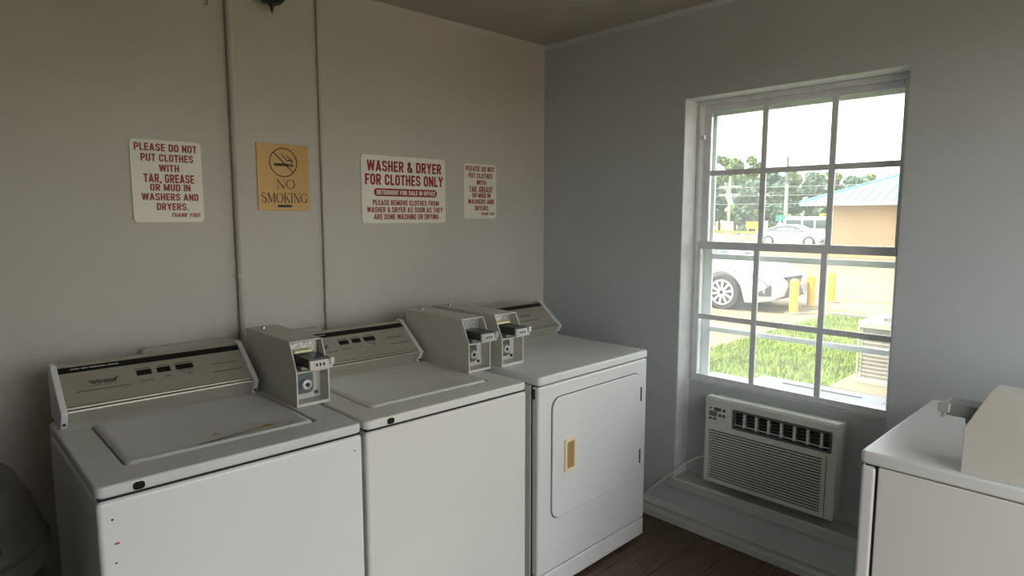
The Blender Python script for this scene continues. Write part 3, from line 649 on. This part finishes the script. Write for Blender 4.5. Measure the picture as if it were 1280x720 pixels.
# gold no smoking sign with serif lettering drawn stroke by stroke
s, w_, h_, y_ = sign('no_smoking_sign', 'gold no smoking sign between the two pipes', -1.6725, -1.4525, 1.560, 1.831, 'gold', 0.003)
TK, TN = 0.15, 0.06
def serif(x, z, w=0.30): return ([(x-w/2, z), (x+w/2, z)], 0.045)
def glyph(ch):
    """strokes in a box of height 1; returns width, [(pts, width)]"""
    b, t = 0.022, 0.978
    if ch == 'I': return 0.34, [([(.17, 0), (.17, 1)], TK), serif(.17, b), serif(.17, t)]
    if ch == 'N': return 0.86, [([(.16, 0), (.16, 1)], TN), ([(.14, 1), (.72, 0)], TK), ([(.72, 0), (.72, 1)], TN), serif(.16, b), serif(.12, t, .24), serif(.72, t)]
    if ch == 'M': return 1.06, [([(.17, 0), (.17, 1)], TN), ([(.19, 1), (.53, .06)], TK), ([(.53, .06), (.87, 1)], TN), ([(.88, 0), (.88, 1)], TK), serif(.17, b), serif(.14, t, .26), serif(.88, b, .34), serif(.90, t, .28)]
    if ch == 'K': return 0.82, [([(.17, 0), (.17, 1)], TK), ([(.20, .42), (.68, .98)], TN), ([(.34, .56), (.72, .02)], TK), serif(.17, b, .34), serif(.17, t, .34), serif(.66, t, .28), serif(.70, b, .26)]
    def ww(pts, cx, rx): return [TN+(TK-TN)*min(1, abs(p[0]-cx)/rx)**1.5 for p in pts]
    if ch == 'O':
        p = arc(.44, .5, .36, .475, 90, 450, 28); return 0.88, [(p, ww(p, .44, .36))]
    if ch == 'G':
        p = arc(.46, .5, .37, .475, 40, 325, 24); return 0.88, [(p, ww(p, .46, .37)), ([(.74, .06), (.74, .44)], TK), serif(.72, .42, .30), ([(.76, .68), (.74, .96)], .05)]
    if ch == 'S':
        p = arc(.33, .735, .22, .235, 25, 200, 12) + arc(.36, .27, .24, .245, 75, -155, 16)
        wd = [TN]*4+[.09]*5+[.12]*4+[.15]*3+[.16]*4+[.13]*4+[TN]*6
        return 0.66, [(p, wd[:len(p)]+[TN]*(len(p)-len(wd))), ([(.54, .70), (.53, .97)], .05), ([(.12, .03), (.11, .32)], .05)]
def serif_word(name, word, u0, u1, v0, v1):
    mb = MB(); tot = sum(glyph(c)[0] for c in word); x = 0; sx = (u1-u0)*w_/tot; sz = (v1-v0)*h_; zb = (1-v1)*h_
    for c in word:
        gw, st = glyph(c)
        for k, (pts, wd) in enumerate(st):
            P = [(u0*w_+(x+px)*sx, zb+pz*sz) for px, pz in pts]
            scl = min(sx, sz*0.75)
            stroke(mb, P, [q_*scl*1.05 for q_ in wd] if isinstance(wd, (list, tuple)) else wd*scl*1.05, y_-0.00003*k)
        x += gw
    return mb.build(name, 'brownprint', s)
serif_word('lettering', 'NO', .34, .72, .53, .67); serif_word('lettering', 'SMOKING', .05, .955, .735, .885)
sym = MB(); ccx, ccz, cr = .5*w_, (1-.275)*h_, .262*w_
stroke(sym, arc(ccx, ccz, cr, cr, 0, 360, 40), 0.0042, y_)
stroke(sym, [(ccx-cr*.72, ccz+cr*.70), (ccx+cr*.72, ccz-cr*.70)], 0.0045, y_-0.0002)
sym.build('prohibition_ring', 'brownprint', s)
cg = MB(); cg.box(ccx-cr*.68, ccx+cr*.40, y_, y_+0.0005, ccz-cr*.26, ccz-cr*.07); cg.box(ccx+cr*.44, ccx+cr*.56, y_, y_+0.0005, ccz-cr*.28, ccz-cr*.08); cg.box(ccx+cr*.60, ccx+cr*.72, y_, y_+0.0005, ccz-cr*.28, ccz-cr*.08)
cg.build('cigarette_symbol', 'brownprint', s)
sk = MB()
stroke(sk, [(ccx+cr*.66, ccz+cr*.0), (ccx+cr*.62, ccz+cr*.12), (ccx+cr*.44, ccz+cr*.20), (ccx+cr*.24, ccz+cr*.14), (ccx+cr*.16, ccz+cr*.30), (ccx+cr*.0, ccz+cr*.40), (ccx-cr*.10, ccz+cr*.52), (ccx-cr*.04, ccz+cr*.66)], [.006, .006, .005, .004, .004, .003, .003, .002], y_)
stroke(sk, [(ccx+cr*.62, ccz+cr*.16), (ccx+cr*.46, ccz+cr*.36), (ccx+cr*.28, ccz+cr*.42), (ccx+cr*.20, ccz+cr*.60)], [.004, .004, .003, .002], y_)
sk.build('smoke_symbol', 'brownprint', s)
MB().box(.365*w_, .635*w_, y_, y_+0.0006, (1-.955)*h_, (1-.915)*h_).build('caption_bar', 'brownprint', s)

# ------------------------------------------------------------------ trash can
tcn = thing('trash_can', 'dark grey trash can with domed swing lid beside the washer', 'trash can', (-2.745, -0.70, 0))
MB().lathe([(0.0, 0.0), (0.165, 0.0), (0.175, 0.01), (0.218, 0.70), (0.222, 0.71), (0.222, 0.73), (0.0, 0.73)], 36, cap=False).build('bin_body', 'candark', tcn, smooth=True)
MB().lathe([(0.215, 0.715), (0.235, 0.72), (0.238, 0.735), (0.236, 0.765), (0.226, 0.775), (0.215, 0.775)], 36, cap=False).build('lid_rim', 'canlid', tcn, smooth=True)
dome = MB().lathe([(0.228, 0.770), (0.222, 0.80), (0.205, 0.86), (0.178, 0.92), (0.130, 0.975), (0.07, 1.0), (0.0, 1.005)], 36, cap=False).build('lid_dome', 'canlid', tcn, smooth=True)
fl_ = MB()
def domept(a, z):
    tb = [(0.770, .228), (0.80, .222), (0.86, .205), (0.92, .178), (0.975, .130), (1.0, .07)]
    for (z0, r0), (z1, r1) in zip(tb, tb[1:]):
        if z0 <= z <= z1: rr = r0+(r1-r0)*(z-z0)/(z1-z0); break
    return (math.cos(a)*(rr+0.004), math.sin(a)*(rr+0.004), z+0.003)
vs_ = []; NA, NZ = 9, 6
for i in range(NZ+1):
    for k in range(NA+1): vs_.append(domept(math.radians(-125+70*k/NA), 0.80+0.165*i/NZ))
fl_.add(vs_, [(i*(NA+1)+k, i*(NA+1)+k+1, (i+1)*(NA+1)+k+1, (i+1)*(NA+1)+k) for i in range(NZ) for k in range(NA)])
fo = fl_.build('swing_flap', 'candark', dome, smooth=True)
md = fo.modifiers.new('thick', 'SOLIDIFY'); md.thickness = 0.005

# ================================================================== outdoors
G0, GS = -0.15, 0.0075
def gz(x): return G0 - GS*max(x, 0)
def ground(name, poly, m, label, h=0.0, cat='ground', kind='structure'):
    b = MB(); b.add([(x, y, gz(x)+h) for x, y in poly], [tuple(range(len(poly)))])
    return struct(name, b, m, label, cat)
g = MB(); xs = [-60, 0, 46, 400]
g.add([(x, yy, gz(x)-0.02) for x in xs[:3] for yy in (-120, 300)], [(0, 1, 3, 2), (2, 3, 5, 4)])
struct('ground', g, 'concrete', 'pale concrete parking lot outside', 'ground')
g = MB(); g.add([(x, yy, gz(x)-0.02) for x in (46, 400) for yy in (-200, 400)], [(0, 1, 3, 2)])
struct('field', g, 'field', 'dry grass field far beyond the lot', 'field')
g = MB(); g.add([(x, yy, gz(x)+0.0) for x in (64, 72) for yy in (-200, 400)], [(0, 1, 3, 2)])
struct('road', g, 'asphalt', 'pale road crossing the far field', 'road')
# lawn
lawn_poly = [(0.30, -9), (0.30, 1.42), (4.5, 1.48), (9.0, 1.66), (9.0, -9)]
g = MB(); g.add([(x, yy, gz(x)+0.0) for x, yy in lawn_poly], [tuple(range(5))])
struct('lawn', g, 'lawnsoil', 'green lawn outside the window', 'lawn')
gb = MB(); rnd = random.Random(3); vv = []; ff = []
for i in range(42000):
    x = rnd.uniform(1.9, 8.95); yy = rnd.uniform(-1.9, 1.45+0.02*x)
    # keep to the strip the window overlooks
    if yy < -2.596+(x+2.708)*0.15 or 3.7 < x < 5.1 and yy < -0.25: continue
    a = rnd.uniform(0, 2*PI); hgt = rnd.uniform(0.03, 0.075); wd = rnd.uniform(0.004, 0.009)*(1+x*0.12); le = rnd.uniform(0.0, 0.04)
    b_ = rnd.uniform(0, 2*PI); z = gz(x); o_ = len(vv)
    vv += [(x-wd*math.cos(a), yy-wd*math.sin(a), z), (x+wd*math.cos(a), yy+wd*math.sin(a), z), (x+le*math.cos(b_), yy+le*math.sin(b_), z+hgt)]
    ff.append((o_, o_+1, o_+2))
gr = gb.add(vv, ff).build('grass', 'blade', kind='stuff'); tag(gr, 'short sunlit grass blades on the lawn outside', 'grass')
# painted lot lines and kerbs
for i, (x0, x1, y0, y1, m, lab) in enumerate(((7.62, 7.74, 1.9, 9.0, 'yellowline', 'yellow parking line beside the nearest white car'), (5.9, 6.0, 2.2, 9.0, 'yellowline', 'yellow line on the drive nearest the lawn'), (9.9, 10.0, 0.2, 9.0, 'yellowline', 'yellow parking line behind the short posts'), (12.0, 12.1, -1.0, 6.0, 'yellowline', 'farthest yellow line across the lot'))):
    b = MB(); b.add([(x, yy, gz(x)-0.012) for x in (x0, x1) for yy in (y0, y1)], [(0, 1, 3, 2)]); tag(b.build('lot_line', m), lab, 'road marking', 'yellow lot lines')
kb = MB().box(9.0, 9.14, -6.0, 1.66, gz(9)-0.02, gz(9)+0.07).build('kerb', 'drive', bevel=0.01); tag(kb, 'concrete kerb along the far lawn edge', 'kerb')
# bollards
for (x, yy, lab) in ((8.96, 2.24, 'yellow bollard nearest the front of the white car'), (10.15, 2.40, 'yellow bollard in the middle of the three'), (11.25, 2.42, 'yellow bollard farthest from the white car')):
    t = thing('bollard', lab, 'bollard', (x, yy, gz(x)-0.02), 0, 'yellow bollards')
    MB().lathe([(0.078, 0), (0.078, 0.60)], 16, cap=False).build('post', 'yellowpaint', t, smooth=True)
    MB().lathe([(0.078, 0.60), (0.066, 0.625), (0.035, 0.642), (0.0, 0.648)], 16, cap=False).build('cap', 'yellowpaint', t, smooth=True)
    MB().lathe([(0.16, 0.0), (0.15, 0.03), (0.079, 0.035)], 16, cap=False).build('footing', 'drive', t)
# condenser on its pad
pad = MB().box(3.72, 4.95, -1.45, -0.30, gz(4.3)-0.04, gz(4.3)+0.07).build('concrete_pad', 'concrete', bevel=0.01); tag(pad, 'concrete pad under the outdoor condenser', 'pad')
cd = thing('condenser_unit', 'outdoor condenser with wire guard on a concrete pad', 'condenser', (4.42, -0.80, gz(4.3)+0.07))
MB().prism(rrect(-0.34, 0.34, -0.34, 0.34, 0.05), 'z', 0.03, 0.56).build('coil', 'condgrey', cd, smooth=True)
MB().prism(rrect(-0.37, 0.37, -0.37, 0.37, 0.05), 'z', 0.0, 0.05).build('base_pan', 'condenser', cd, bevel=0.006)
tpc = MB().rrect_frame(rrect(-0.375, 0.375, -0.375, 0.375, 0.06), rrect(-0.26, 0.26, -0.26, 0.26, 0.259), 'z', 0.555, 0.62).build('top_cover', 'condenser', cd, bevel=0.012)
MB().lathe([(0.0, 0), (0.25, 0.0)], 24, (0, 0, 0.57), cap=False).build('fan_well', 'acdark', tpc)
for k in range(5): MB().lathe([(0.05*(k+1)-0.003, 0), (0.05*(k+1)+0.003, 0.0)], 24, (0, 0, 0.615), cap=False).build('fan_guard_ring', 'condenser', tpc)
for k in range(12):
    zz = 0.09+k*0.04
    MB().rrect_frame(rrect(-0.352, 0.352, -0.352, 0.352, 0.05, 3), rrect(-0.346, 0.346, -0.346, 0.346, 0.05, 3), 'z', zz, zz+0.004).build('guard_wire', 'condenser', cd)
for sx in (-1, 1):
    for sy in (-1, 1): MB().box(sx*0.355-0.010, sx*0.355+0.010, sy*0.355-0.010, sy*0.355+0.010, 0.0, 0.56).build('corner_post', 'condenser', cd, bevel=0.004)

# ------------------------------------------------------------------ cars
def interp(tb, s):
    for (s0, v0), (s1, v1) in zip(tb, tb[1:]):
        if s0 <= s <= s1:
            t = (s-s0)/(s1-s0); t = t*t*(3-2*t); return v0+(v1-v0)*t
    return tb[-1][1] if s > tb[-1][0] else tb[0][1]
def make_sedan(label, loc, rz, paint, group):
    """local +x is forward, origin under the middle; length 4.8"""
    t = thing('sedan', label, 'car', loc, rz, group)
    Wt = [(-2.42, 0.62), (-2.25, 0.84), (-1.6, 0.91), (1.3, 0.91), (1.9, 0.89), (2.2, 0.83), (2.34, 0.74), (2.42, 0.60)]
    Tt = [(-2.42, 0.70), (-2.3, 0.98), (-1.75, 1.06), (-1.2, 1.04), (1.0, 1.00), (1.7, 0.92), (2.15, 0.80), (2.34, 0.66), (2.42, 0.56)]
    Lt = [(-2.42, 0.42), (-2.2, 0.26), (-1.9, 0.20), (1.95, 0.18), (2.3, 0.22), (2.42, 0.30)]
    wheels = (-1.36, 1.42); R, AR = 0.335, 0.39
    st = sorted(set([-2.42, -2.36, -2.28, -2.15, -2.0] + [-2.0+0.07*k for k in range(58)] + [2.06, 2.14, 2.22, 2.28, 2.34, 2.38, 2.42]))
    rows = []
    for s_ in st:
        w0, top, low = interp(Wt, s_), interp(Tt, s_), interp(Lt, s_)
        arch = low
        for wx in wheels:
            d = abs(s_-wx)
            if d < AR: arch = max(low, R+math.sqrt(AR*AR-d*d))
        arch = min(arch, top-0.12)
        belt = top-0.06*(1 if abs(s_) < 2.3 else 0.5)
        mid = max(arch+0.02, low+(belt-low)*0.55)
        half = [(w0*0.95, arch), (w0*1.0, max(arch+0.015, low+(belt-low)*0.35)), (w0, mid), (w0*0.975, belt), (w0*0.86, top), (w0*0.45, top+0.03), (0, top+0.04)]
        ring = [(0, low)] + [(w0*0.7, low)] + half
        full = [(-a, z) for a, z in ring[::-1]] + ring[1:-1]
        rows.append([(s_, a, z) for a, z in full])
    n = len(rows[0]); b = MB()
    b.add([p for r_ in rows for p in r_], [(i*n+k, i*n+(k+1) % n, (i+1)*n+(k+1) % n, (i+1)*n+k) for i in range(len(rows)-1) for k in range(n)] + [tuple(range(n)), tuple((len(rows)-1)*n+k for k in range(n-1, -1, -1))])
    body = b.build('body', paint, t, smooth=True)
    # greenhouse: dark glass lower, painted roof
    Gt = [(-1.75, 1.03), (-1.3, 1.22), (-0.75, 1.40), (-0.2, 1.45), (0.3, 1.41), (0.75, 1.24), (1.12, 1.02)]
    gs = [-1.75+2.87*k/24 for k in range(25)]; rows = []
    for s_ in gs:
        zt = interp(Gt, s_); zb = 0.99; f = (zt-zb)/0.46
        wb, wt = 0.86, 0.86-0.24*f
        full = [(-wb, zb), (-wb+(wb-wt)*0.85, zb+(zt-zb)*0.85), (-wt+0.06, zt), (0, zt+0.02*f), (wt-0.06, zt), (wb-(wb-wt)*0.85, zb+(zt-zb)*0.85), (wb, zb)]
        rows.append([(s_, a, z) for a, z in full])
    n = 7; b = MB(); b.add([p for r_ in rows for p in r_], [(i*n+k, i*n+k+1, (i+1)*n+k+1, (i+1)*n+k) for i in range(24) for k in range(n-1)])
    b.build('windows', 'carglass', t, smooth=True)
    b = MB()
    rr = [(s_, interp(Gt, s_)) for s_ in gs]
    for side in (-1, 1):      # roof rails / pillars
        pts = []
        for s_, zt in rr:
            f = (zt-0.99)/0.46; wt = 0.86-0.24*f; pts.append((s_, side*(wt-0.01), zt-0.01))
        b.tube(pts, 0.035, 6)
    b.build('roof_rail', paint, t, smooth=True)
    b = MB(); seg = [(s_, z) for s_, z in rr if -0.95 <= s_ <= 0.42]; vv = []
    for s_, z in seg:
        f = (z-0.99)/0.46; wt = 0.86-0.24*f
        vv += [(s_, -wt+0.02, z+0.006), (s_, 0, z+0.02*f+0.012), (s_, wt-0.02, z+0.006)]
    b.add(vv, [(3*i+k, 3*i+k+1, 3*i+k+4, 3*i+k+3) for i in range(len(seg)-1) for k in range(2)])
    ro = b.build('roof', paint, t, smooth=True); ro.modifiers.new('thick', 'SOLIDIFY').thickness = 0.02
    for side in (-1, 1):
        MB().tube([(-0.12, side*0.845, 1.0), (-0.12, side*0.64, 1.42)], 0.03, 6).build('pillar', 'grille', t)
        MB().tube([(0.78, side*0.88, 1.02), (0.72, side*1.0, 1.08), (0.70, side*1.03, 1.08)], [0.03, 0.07, 0.05], 8).build('mirror', paint, t, smooth=True)
        # headlight: wraps the corner of the nose
        hl = MB(); hv = []
        for s_ in (1.84, 1.95, 2.06, 2.16, 2.25, 2.31):
            w0, top = interp(Wt, s_), interp(Tt, s_)
            k = (s_-1.84)/0.47; z1 = top-0.075-0.02*k; z0 = z1-0.03-0.10*k
            hv += [(s_+0.004, side*(w0+0.008), z0), (s_+0.004, side*(w0*0.985+0.010), z1)]
        hl.add(hv, [(2*i, 2*i+1, 2*i+3, 2*i+2) for i in range(5)])
        h_ = hl.build('headlight', 'headlight', t, smooth=True); h_.modifiers.new('thick', 'SOLIDIFY').thickness = 0.012
        tl = MB().box(-2.40, -2.26, side*0.50, side*0.80, 0.78, 0.90).build('tail_light', 'redscuff', t, bevel=0.02)
        # lower corner intake
        iv = MB(); pv = []
        for s_ in (2.06, 2.16, 2.25, 2.32):
            w0 = interp(Wt, s_); pv += [(s_+0.006, side*(w0+0.006), 0.32), (s_+0.006, side*(w0+0.006), 0.36+0.16*(s_-2.06)/0.26)]
        iv.add(pv, [(2*i, 2*i+1, 2*i+3, 2*i+2) for i in range(3)])
        iv.build('corner_intake', 'grille', t).modifiers.new('thick', 'SOLIDIFY').thickness = 0.01
    # spindle grille: bulges out over the nose
    gv = MB(); pts = [(-0.40, 0.66), (0.40, 0.66), (0.26, 0.50), (0.46, 0.27), (-0.46, 0.27), (-0.26, 0.50)]
    gv.prism([(a, z) for a, z in pts], 'x', 2.37, 2.424); go = gv.build('grille', 'grille', t, bevel=0.01)
    for k in range(6): MB().box(2.42, 2.429, -0.27, 0.27, 0.30+k*0.055, 0.312+k*0.055).build('grille_bar', 'headlight', go)
    MB().box(2.43, 2.445, -0.16, 0.16, 0.40, 0.50).build('licence_plate', 'plate', t)
    for wx in wheels:
        for side in (-1, 1):
            wy = side*0.80
            MB().lathe([(0.37, -0.10), (0.385, 0.10), (0.0, 0.10)], 24, (wx, side*0.70, R), 'y', cap=False).build('wheel_well', 'hole', t)
            wl = MB().lathe([(0.22, -0.10), (R-0.02, -0.10), (R, -0.08), (R, 0.08), (R-0.02, 0.10), (0.24, 0.105), (0.22, 0.09)], 28, (wx, wy, R), 'y').build('wheel', 'tyre', t, smooth=True)
            MB().lathe([(0.245, 0.0), (0.245, side*0.01), (0.215, side*0.012), (0.215, 0.0)], 28, (wx, wy+side*0.10, R), 'y', cap=False).build('rim', 'alloy', wl, smooth=True)
            sp = MB()
            for k in range(10):
                a = 2*PI*k/10+0.2; da = 0.10
                def pt(r_, a_): return (wx+r_*math.cos(a_), R+r_*math.sin(a_))
                q_ = [pt(0.04, a-0.5), pt(0.225, a-da), pt(0.225, a+da), pt(0.04, a+0.5)]
                sp.add([(p[0], wy+side*0.108, p[1]) for p in q_]+[(p[0], wy+side*0.12, p[1]) for p in q_], [(0,1,2,3),(4,5,6,7),(0,1,5,4),(1,2,6,5),(2,3,7,6),(3,0,4,7)])
            sp.build('spokes', 'alloy', wl)
    return t
make_sedan('white sedan parked close by with its wheel and nose showing', (9.43, 4.86, gz(9.4)-0.02), -PI/2, 'carwhite', 'parked cars')
make_sedan('white sedan parked far off in front of the van', (42.0, 16.2, gz(42)-0.02), -PI/2, 'carwhite', 'parked cars')
# van
vn = thing('van', 'silver white van parked behind the far sedan', 'van', (46.0, 15.6, gz(46)-0.02), -PI/2)
vp = [(-2.7, 0.35), (-2.75, 0.9), (-2.68, 1.75), (-2.55, 2.02), (-2.2, 2.08), (1.0, 2.06), (1.35, 1.95), (1.95, 1.22), (2.6, 1.05), (2.75, 0.85), (2.75, 0.35)]
MB().prism(vp, 'y', -0.98, 0.98).build('body', 'carsilver', vn, bevel=0.07, seg=3)
for side in (-1, 1):
    for a, b_ in ((-2.45, -1.35), (-1.2, -0.45), (-0.3, 0.55)):
        MB().prism(rrect(a, b_, 1.22, 1.80, 0.08), 'y', side*0.975, side*0.99).build('side_window', 'carglass', vn)
    MB().prism([(0.70, 1.22), (1.72, 1.22), (1.25, 1.80), (0.70, 1.80)], 'y', side*0.975, side*0.99).build('side_window', 'carglass', vn)
    for wx in (-1.7, 1.75): MB().lathe([(0.34, -0.1), (0.36, -0.08), (0.36, 0.08), (0.34, 0.1)], 20, (wx, side*0.90, 0.36), 'y').build('wheel', 'tyre', vn, smooth=True)

# ------------------------------------------------------------------ low building with turquoise roof
bd = thing('brick_building', 'low tan brick building with a turquoise metal hip roof', 'building', (30.0, 9.36, gz(30)-0.05))
bw, bdp, eh = 16.0, 12.0, 2.52
wl = MB(); wl.box(0, bdp, -bw, 0, 0, eh+0.1); wl.build('wall', 'brick', bd)
EX, EY, EZ, SLP = -1.0, 1.16, eh+0.02, 0.40
hwid = (bdp+2)/2
rf = MB(); x0, x1, y0, y1 = EX, EX+bdp+2, -bw-1.16, EY
rz_ = EZ+0.10+SLP*hwid; xm = (x0+x1)/2
rf.add([(x0, y1, EZ+0.10), (x1, y1, EZ+0.10), (x1, y0, EZ+0.10), (x0, y0, EZ+0.10), (xm, y1-hwid, rz_), (xm, y0+hwid, rz_)], [(0, 1, 4), (1, 2, 5, 4), (2, 3, 5), (3, 0, 4, 5), (0, 3, 2, 1)])
ro = rf.build('roof', 'roof', bd)
fc = MB(); fc.box(x0, x1, y0, y1, EZ-0.06, EZ+0.098); fc.build('fascia', 'soffit', bd)
k = 0
while True:
    yy = EY-0.3-0.42*k; k += 1
    if yy < -9: break
    run = min(hwid, EY-yy)
    MB().tube([(x0, yy, EZ+0.115), (x0+run, yy, EZ+0.115+SLP*run)], 0.03, 4).build('roof_seam', 'roof', ro)
    run2 = min(hwid, 0.42*k)
MB().tube([(x0, y1, EZ+0.12), (xm, y1-hwid, rz_+0.02)], 0.06, 6).build('hip_cap', 'roof', ro)

# ------------------------------------------------------------------ poles, signs, wires
def pole(label, x, yy, h, r, m, arms=True):
    t = thing('utility_pole', label, 'pole', (x, yy, gz(x)-0.02))
    MB().tube([(0, 0, 0), (0, 0, h)], [r, r*0.75], 8).build('post', m, t, smooth=True)
    if arms:
        for z in (h-0.9, h-1.6): MB().box(-0.06, 0.06, -1.0, 1.0, z-0.06, z+0.06).build('crossarm', m, t)
    return t
pole('pale wooden pole with crossarms before the left trees', 50, 25.3, 5.6, 0.13, 'polelight')
pole('tall dark utility pole rising above the trees', 56, 22.9, 7.6, 0.18, 'pole', False)
pole('plain light grey pole beside the green street sign', 48.2, 19.5, 4.65, 0.17, 'polelight', False)
for z, lb in ((4.0, 'topmost thin overhead wire in front of the trees'), (3.3, 'middle thin overhead wire in front of the trees'), (2.6, 'lowest thin overhead wire in front of the trees')):
    wr = MB().tube([(49.6, 60, z+0.5), (49.6, 25.3, z), (50, 5, z-0.1), (51, -30, z+0.3)], 0.025, 5).build('overhead_wire', 'wire'); tag(wr, lb, 'wire', 'overhead wires')
gsn = thing('street_sign', 'small green street sign on a thin post', 'sign', (47.4, 19.55, gz(47.4)-0.02))
MB().tube([(0, 0, 0), (0, 0, 2.2)], 0.04, 6).build('post', 'polelight', gsn)
MB().box(-0.03, 0.03, -0.36, 0.36, 1.72, 2.2).build('sign_panel', 'greensign', gsn)
MB().prism([(-0.28, 1.45), (0, 1.2), (0.28, 1.45), (0, 1.7)], 'x', -0.05, -0.02).build('lower_panel', 'soffit', gsn)
ysn = thing('message_board', 'yellow roadside message board on legs in the field', 'sign', (58, 27.0, gz(58)-0.02))
MB().box(-0.08, 0.08, -0.60, 0.60, 0.95, 1.65).build('board', 'yellowsign', ysn)
for sy in (-0.45, 0.45): MB().box(-0.05, 0.05, sy-0.04, sy+0.04, 0, 0.95).build('leg', 'yellowsign', ysn)
MB().tube([(0, 0.5, 0.5), (0, 2.2, 0.05)], 0.07, 6).build('tow_bar', 'polelight', ysn)
ys2 = thing('shop_sign', 'yellow sign with a dark mark above the van', 'sign', (52, 17.9, gz(52)-0.02))
MB().tube([(0, 0, 0), (0, 0, 1.9)], 0.06, 6).build('post', 'polelight', ys2)
MB().box(-0.06, 0.06, -0.66, 0.42, 1.75, 2.35).build('panel', 'yellowsign', ys2)
MB().prism([(-0.14, 1.95), (-0.02, 1.88), (0.10, 2.08), (0.10, 2.22), (-0.12, 2.22), (-0.12, 2.14), (0.0, 2.12)], 'x', -0.075, -0.06).build('mark', 'black', ys2)
MB().box(-0.06, 0.06, -1.55, -0.70, 1.75, 2.35).build('panel', 'soffit', ys2)
gdr = thing('guard_rail', 'long low pale rail across the far field', 'rail', (62.5, 30, gz(62.5)))
for yy in range(-24, 25, 4): MB().box(-0.06, 0.06, yy-0.06, yy+0.06, 0, 0.55).build('post', 'polelight', gdr)
MB().box(-0.10, -0.06, -25, 25, 0.35, 0.62).build('rail', 'field', gdr)

# ------------------------------------------------------------------ trees
def make_tree(label, x, yy, h, rw, leaf, seed, n=1500, low=0.12):
    rd = random.Random(seed)
    t = thing('tree', label, 'tree', (x, yy, gz(x)-0.02), 0, 'trees behind the field')
    MB().tube([(0, 0, 0), (0.1, 0.05, h*0.45), (0.0, 0.1, h*0.8)], [0.22, 0.15, 0.05], 7).build('trunk', 'bark', t, smooth=True)
    cl = []
    for k in range(26):
        a = rd.uniform(0, 2*PI); zz = rd.uniform(low, 0.93); rr = rw*0.68*math.sqrt(max(0.05, 1-(2*(zz-0.45))**2*0.9))*rd.uniform(0.2, 1.0)
        cl.append((rr*math.cos(a), rr*math.sin(a), zz*h, rd.uniform(0.26, 0.42)*rw*0.78))
    vv = []; ff = []
    for i in range(n):
        c_ = cl[rd.randrange(len(cl))]
        d = Vector((rd.gauss(0, 1), rd.gauss(0, 1), rd.gauss(0, 1))).normalized(); p = Vector(c_[:3]) + d*c_[3]*rd.uniform(0.55, 1.05)
        if p.z < 0.2: continue
        nn = (d+Vector((rd.gauss(0, .5), rd.gauss(0, .5), rd.gauss(0, .5)))).normalized(); a = nn.orthogonal().normalized(); b = nn.cross(a)
        s_ = rd.uniform(0.2, 0.42); ang = rd.uniform(0, PI); a2 = a*math.cos(ang)+b*math.sin(ang); b2 = nn.cross(a2)
        o_ = len(vv); vv += [p-a2*s_, p+b2*s_*0.7, p+a2*s_, p-b2*s_*0.7]; ff.append((o_, o_+1, o_+2, o_+3))
    MB().add(vv, ff).build('foliage', leaf, t, kind='stuff')
    return t
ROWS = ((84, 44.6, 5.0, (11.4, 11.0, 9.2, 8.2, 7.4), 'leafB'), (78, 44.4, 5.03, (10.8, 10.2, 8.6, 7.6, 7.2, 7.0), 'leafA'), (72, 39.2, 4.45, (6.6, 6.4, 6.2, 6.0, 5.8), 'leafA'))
names_ = (('tallest pale tree of the back row at the left window edge', 'second pale tree of the back row behind the pale pole', 'pale back row tree by the tall dark pole', 'pale back row tree left of the turquoise roof', 'pale back row tree peeking over the turquoise roof'),
          ('dark middle row tree nearest the left window edge', 'tall green middle row tree left of the pale pole', 'tall dark middle row tree right of the pale pole', 'dark middle row tree behind the tall dark pole', 'dark middle row tree above the van', 'dark middle row tree behind the turquoise roof slope'),
          ('low dark front row tree at the left window edge', 'low dark front row tree behind the yellow message board', 'low dark front row tree behind the green street sign', 'low dark front row tree behind the van', 'low dark front row tree mostly hidden by the brick building'))
for ri, (tx, ty, sp_, hs, lf) in enumerate(ROWS):
    for ti, th_ in enumerate(hs):
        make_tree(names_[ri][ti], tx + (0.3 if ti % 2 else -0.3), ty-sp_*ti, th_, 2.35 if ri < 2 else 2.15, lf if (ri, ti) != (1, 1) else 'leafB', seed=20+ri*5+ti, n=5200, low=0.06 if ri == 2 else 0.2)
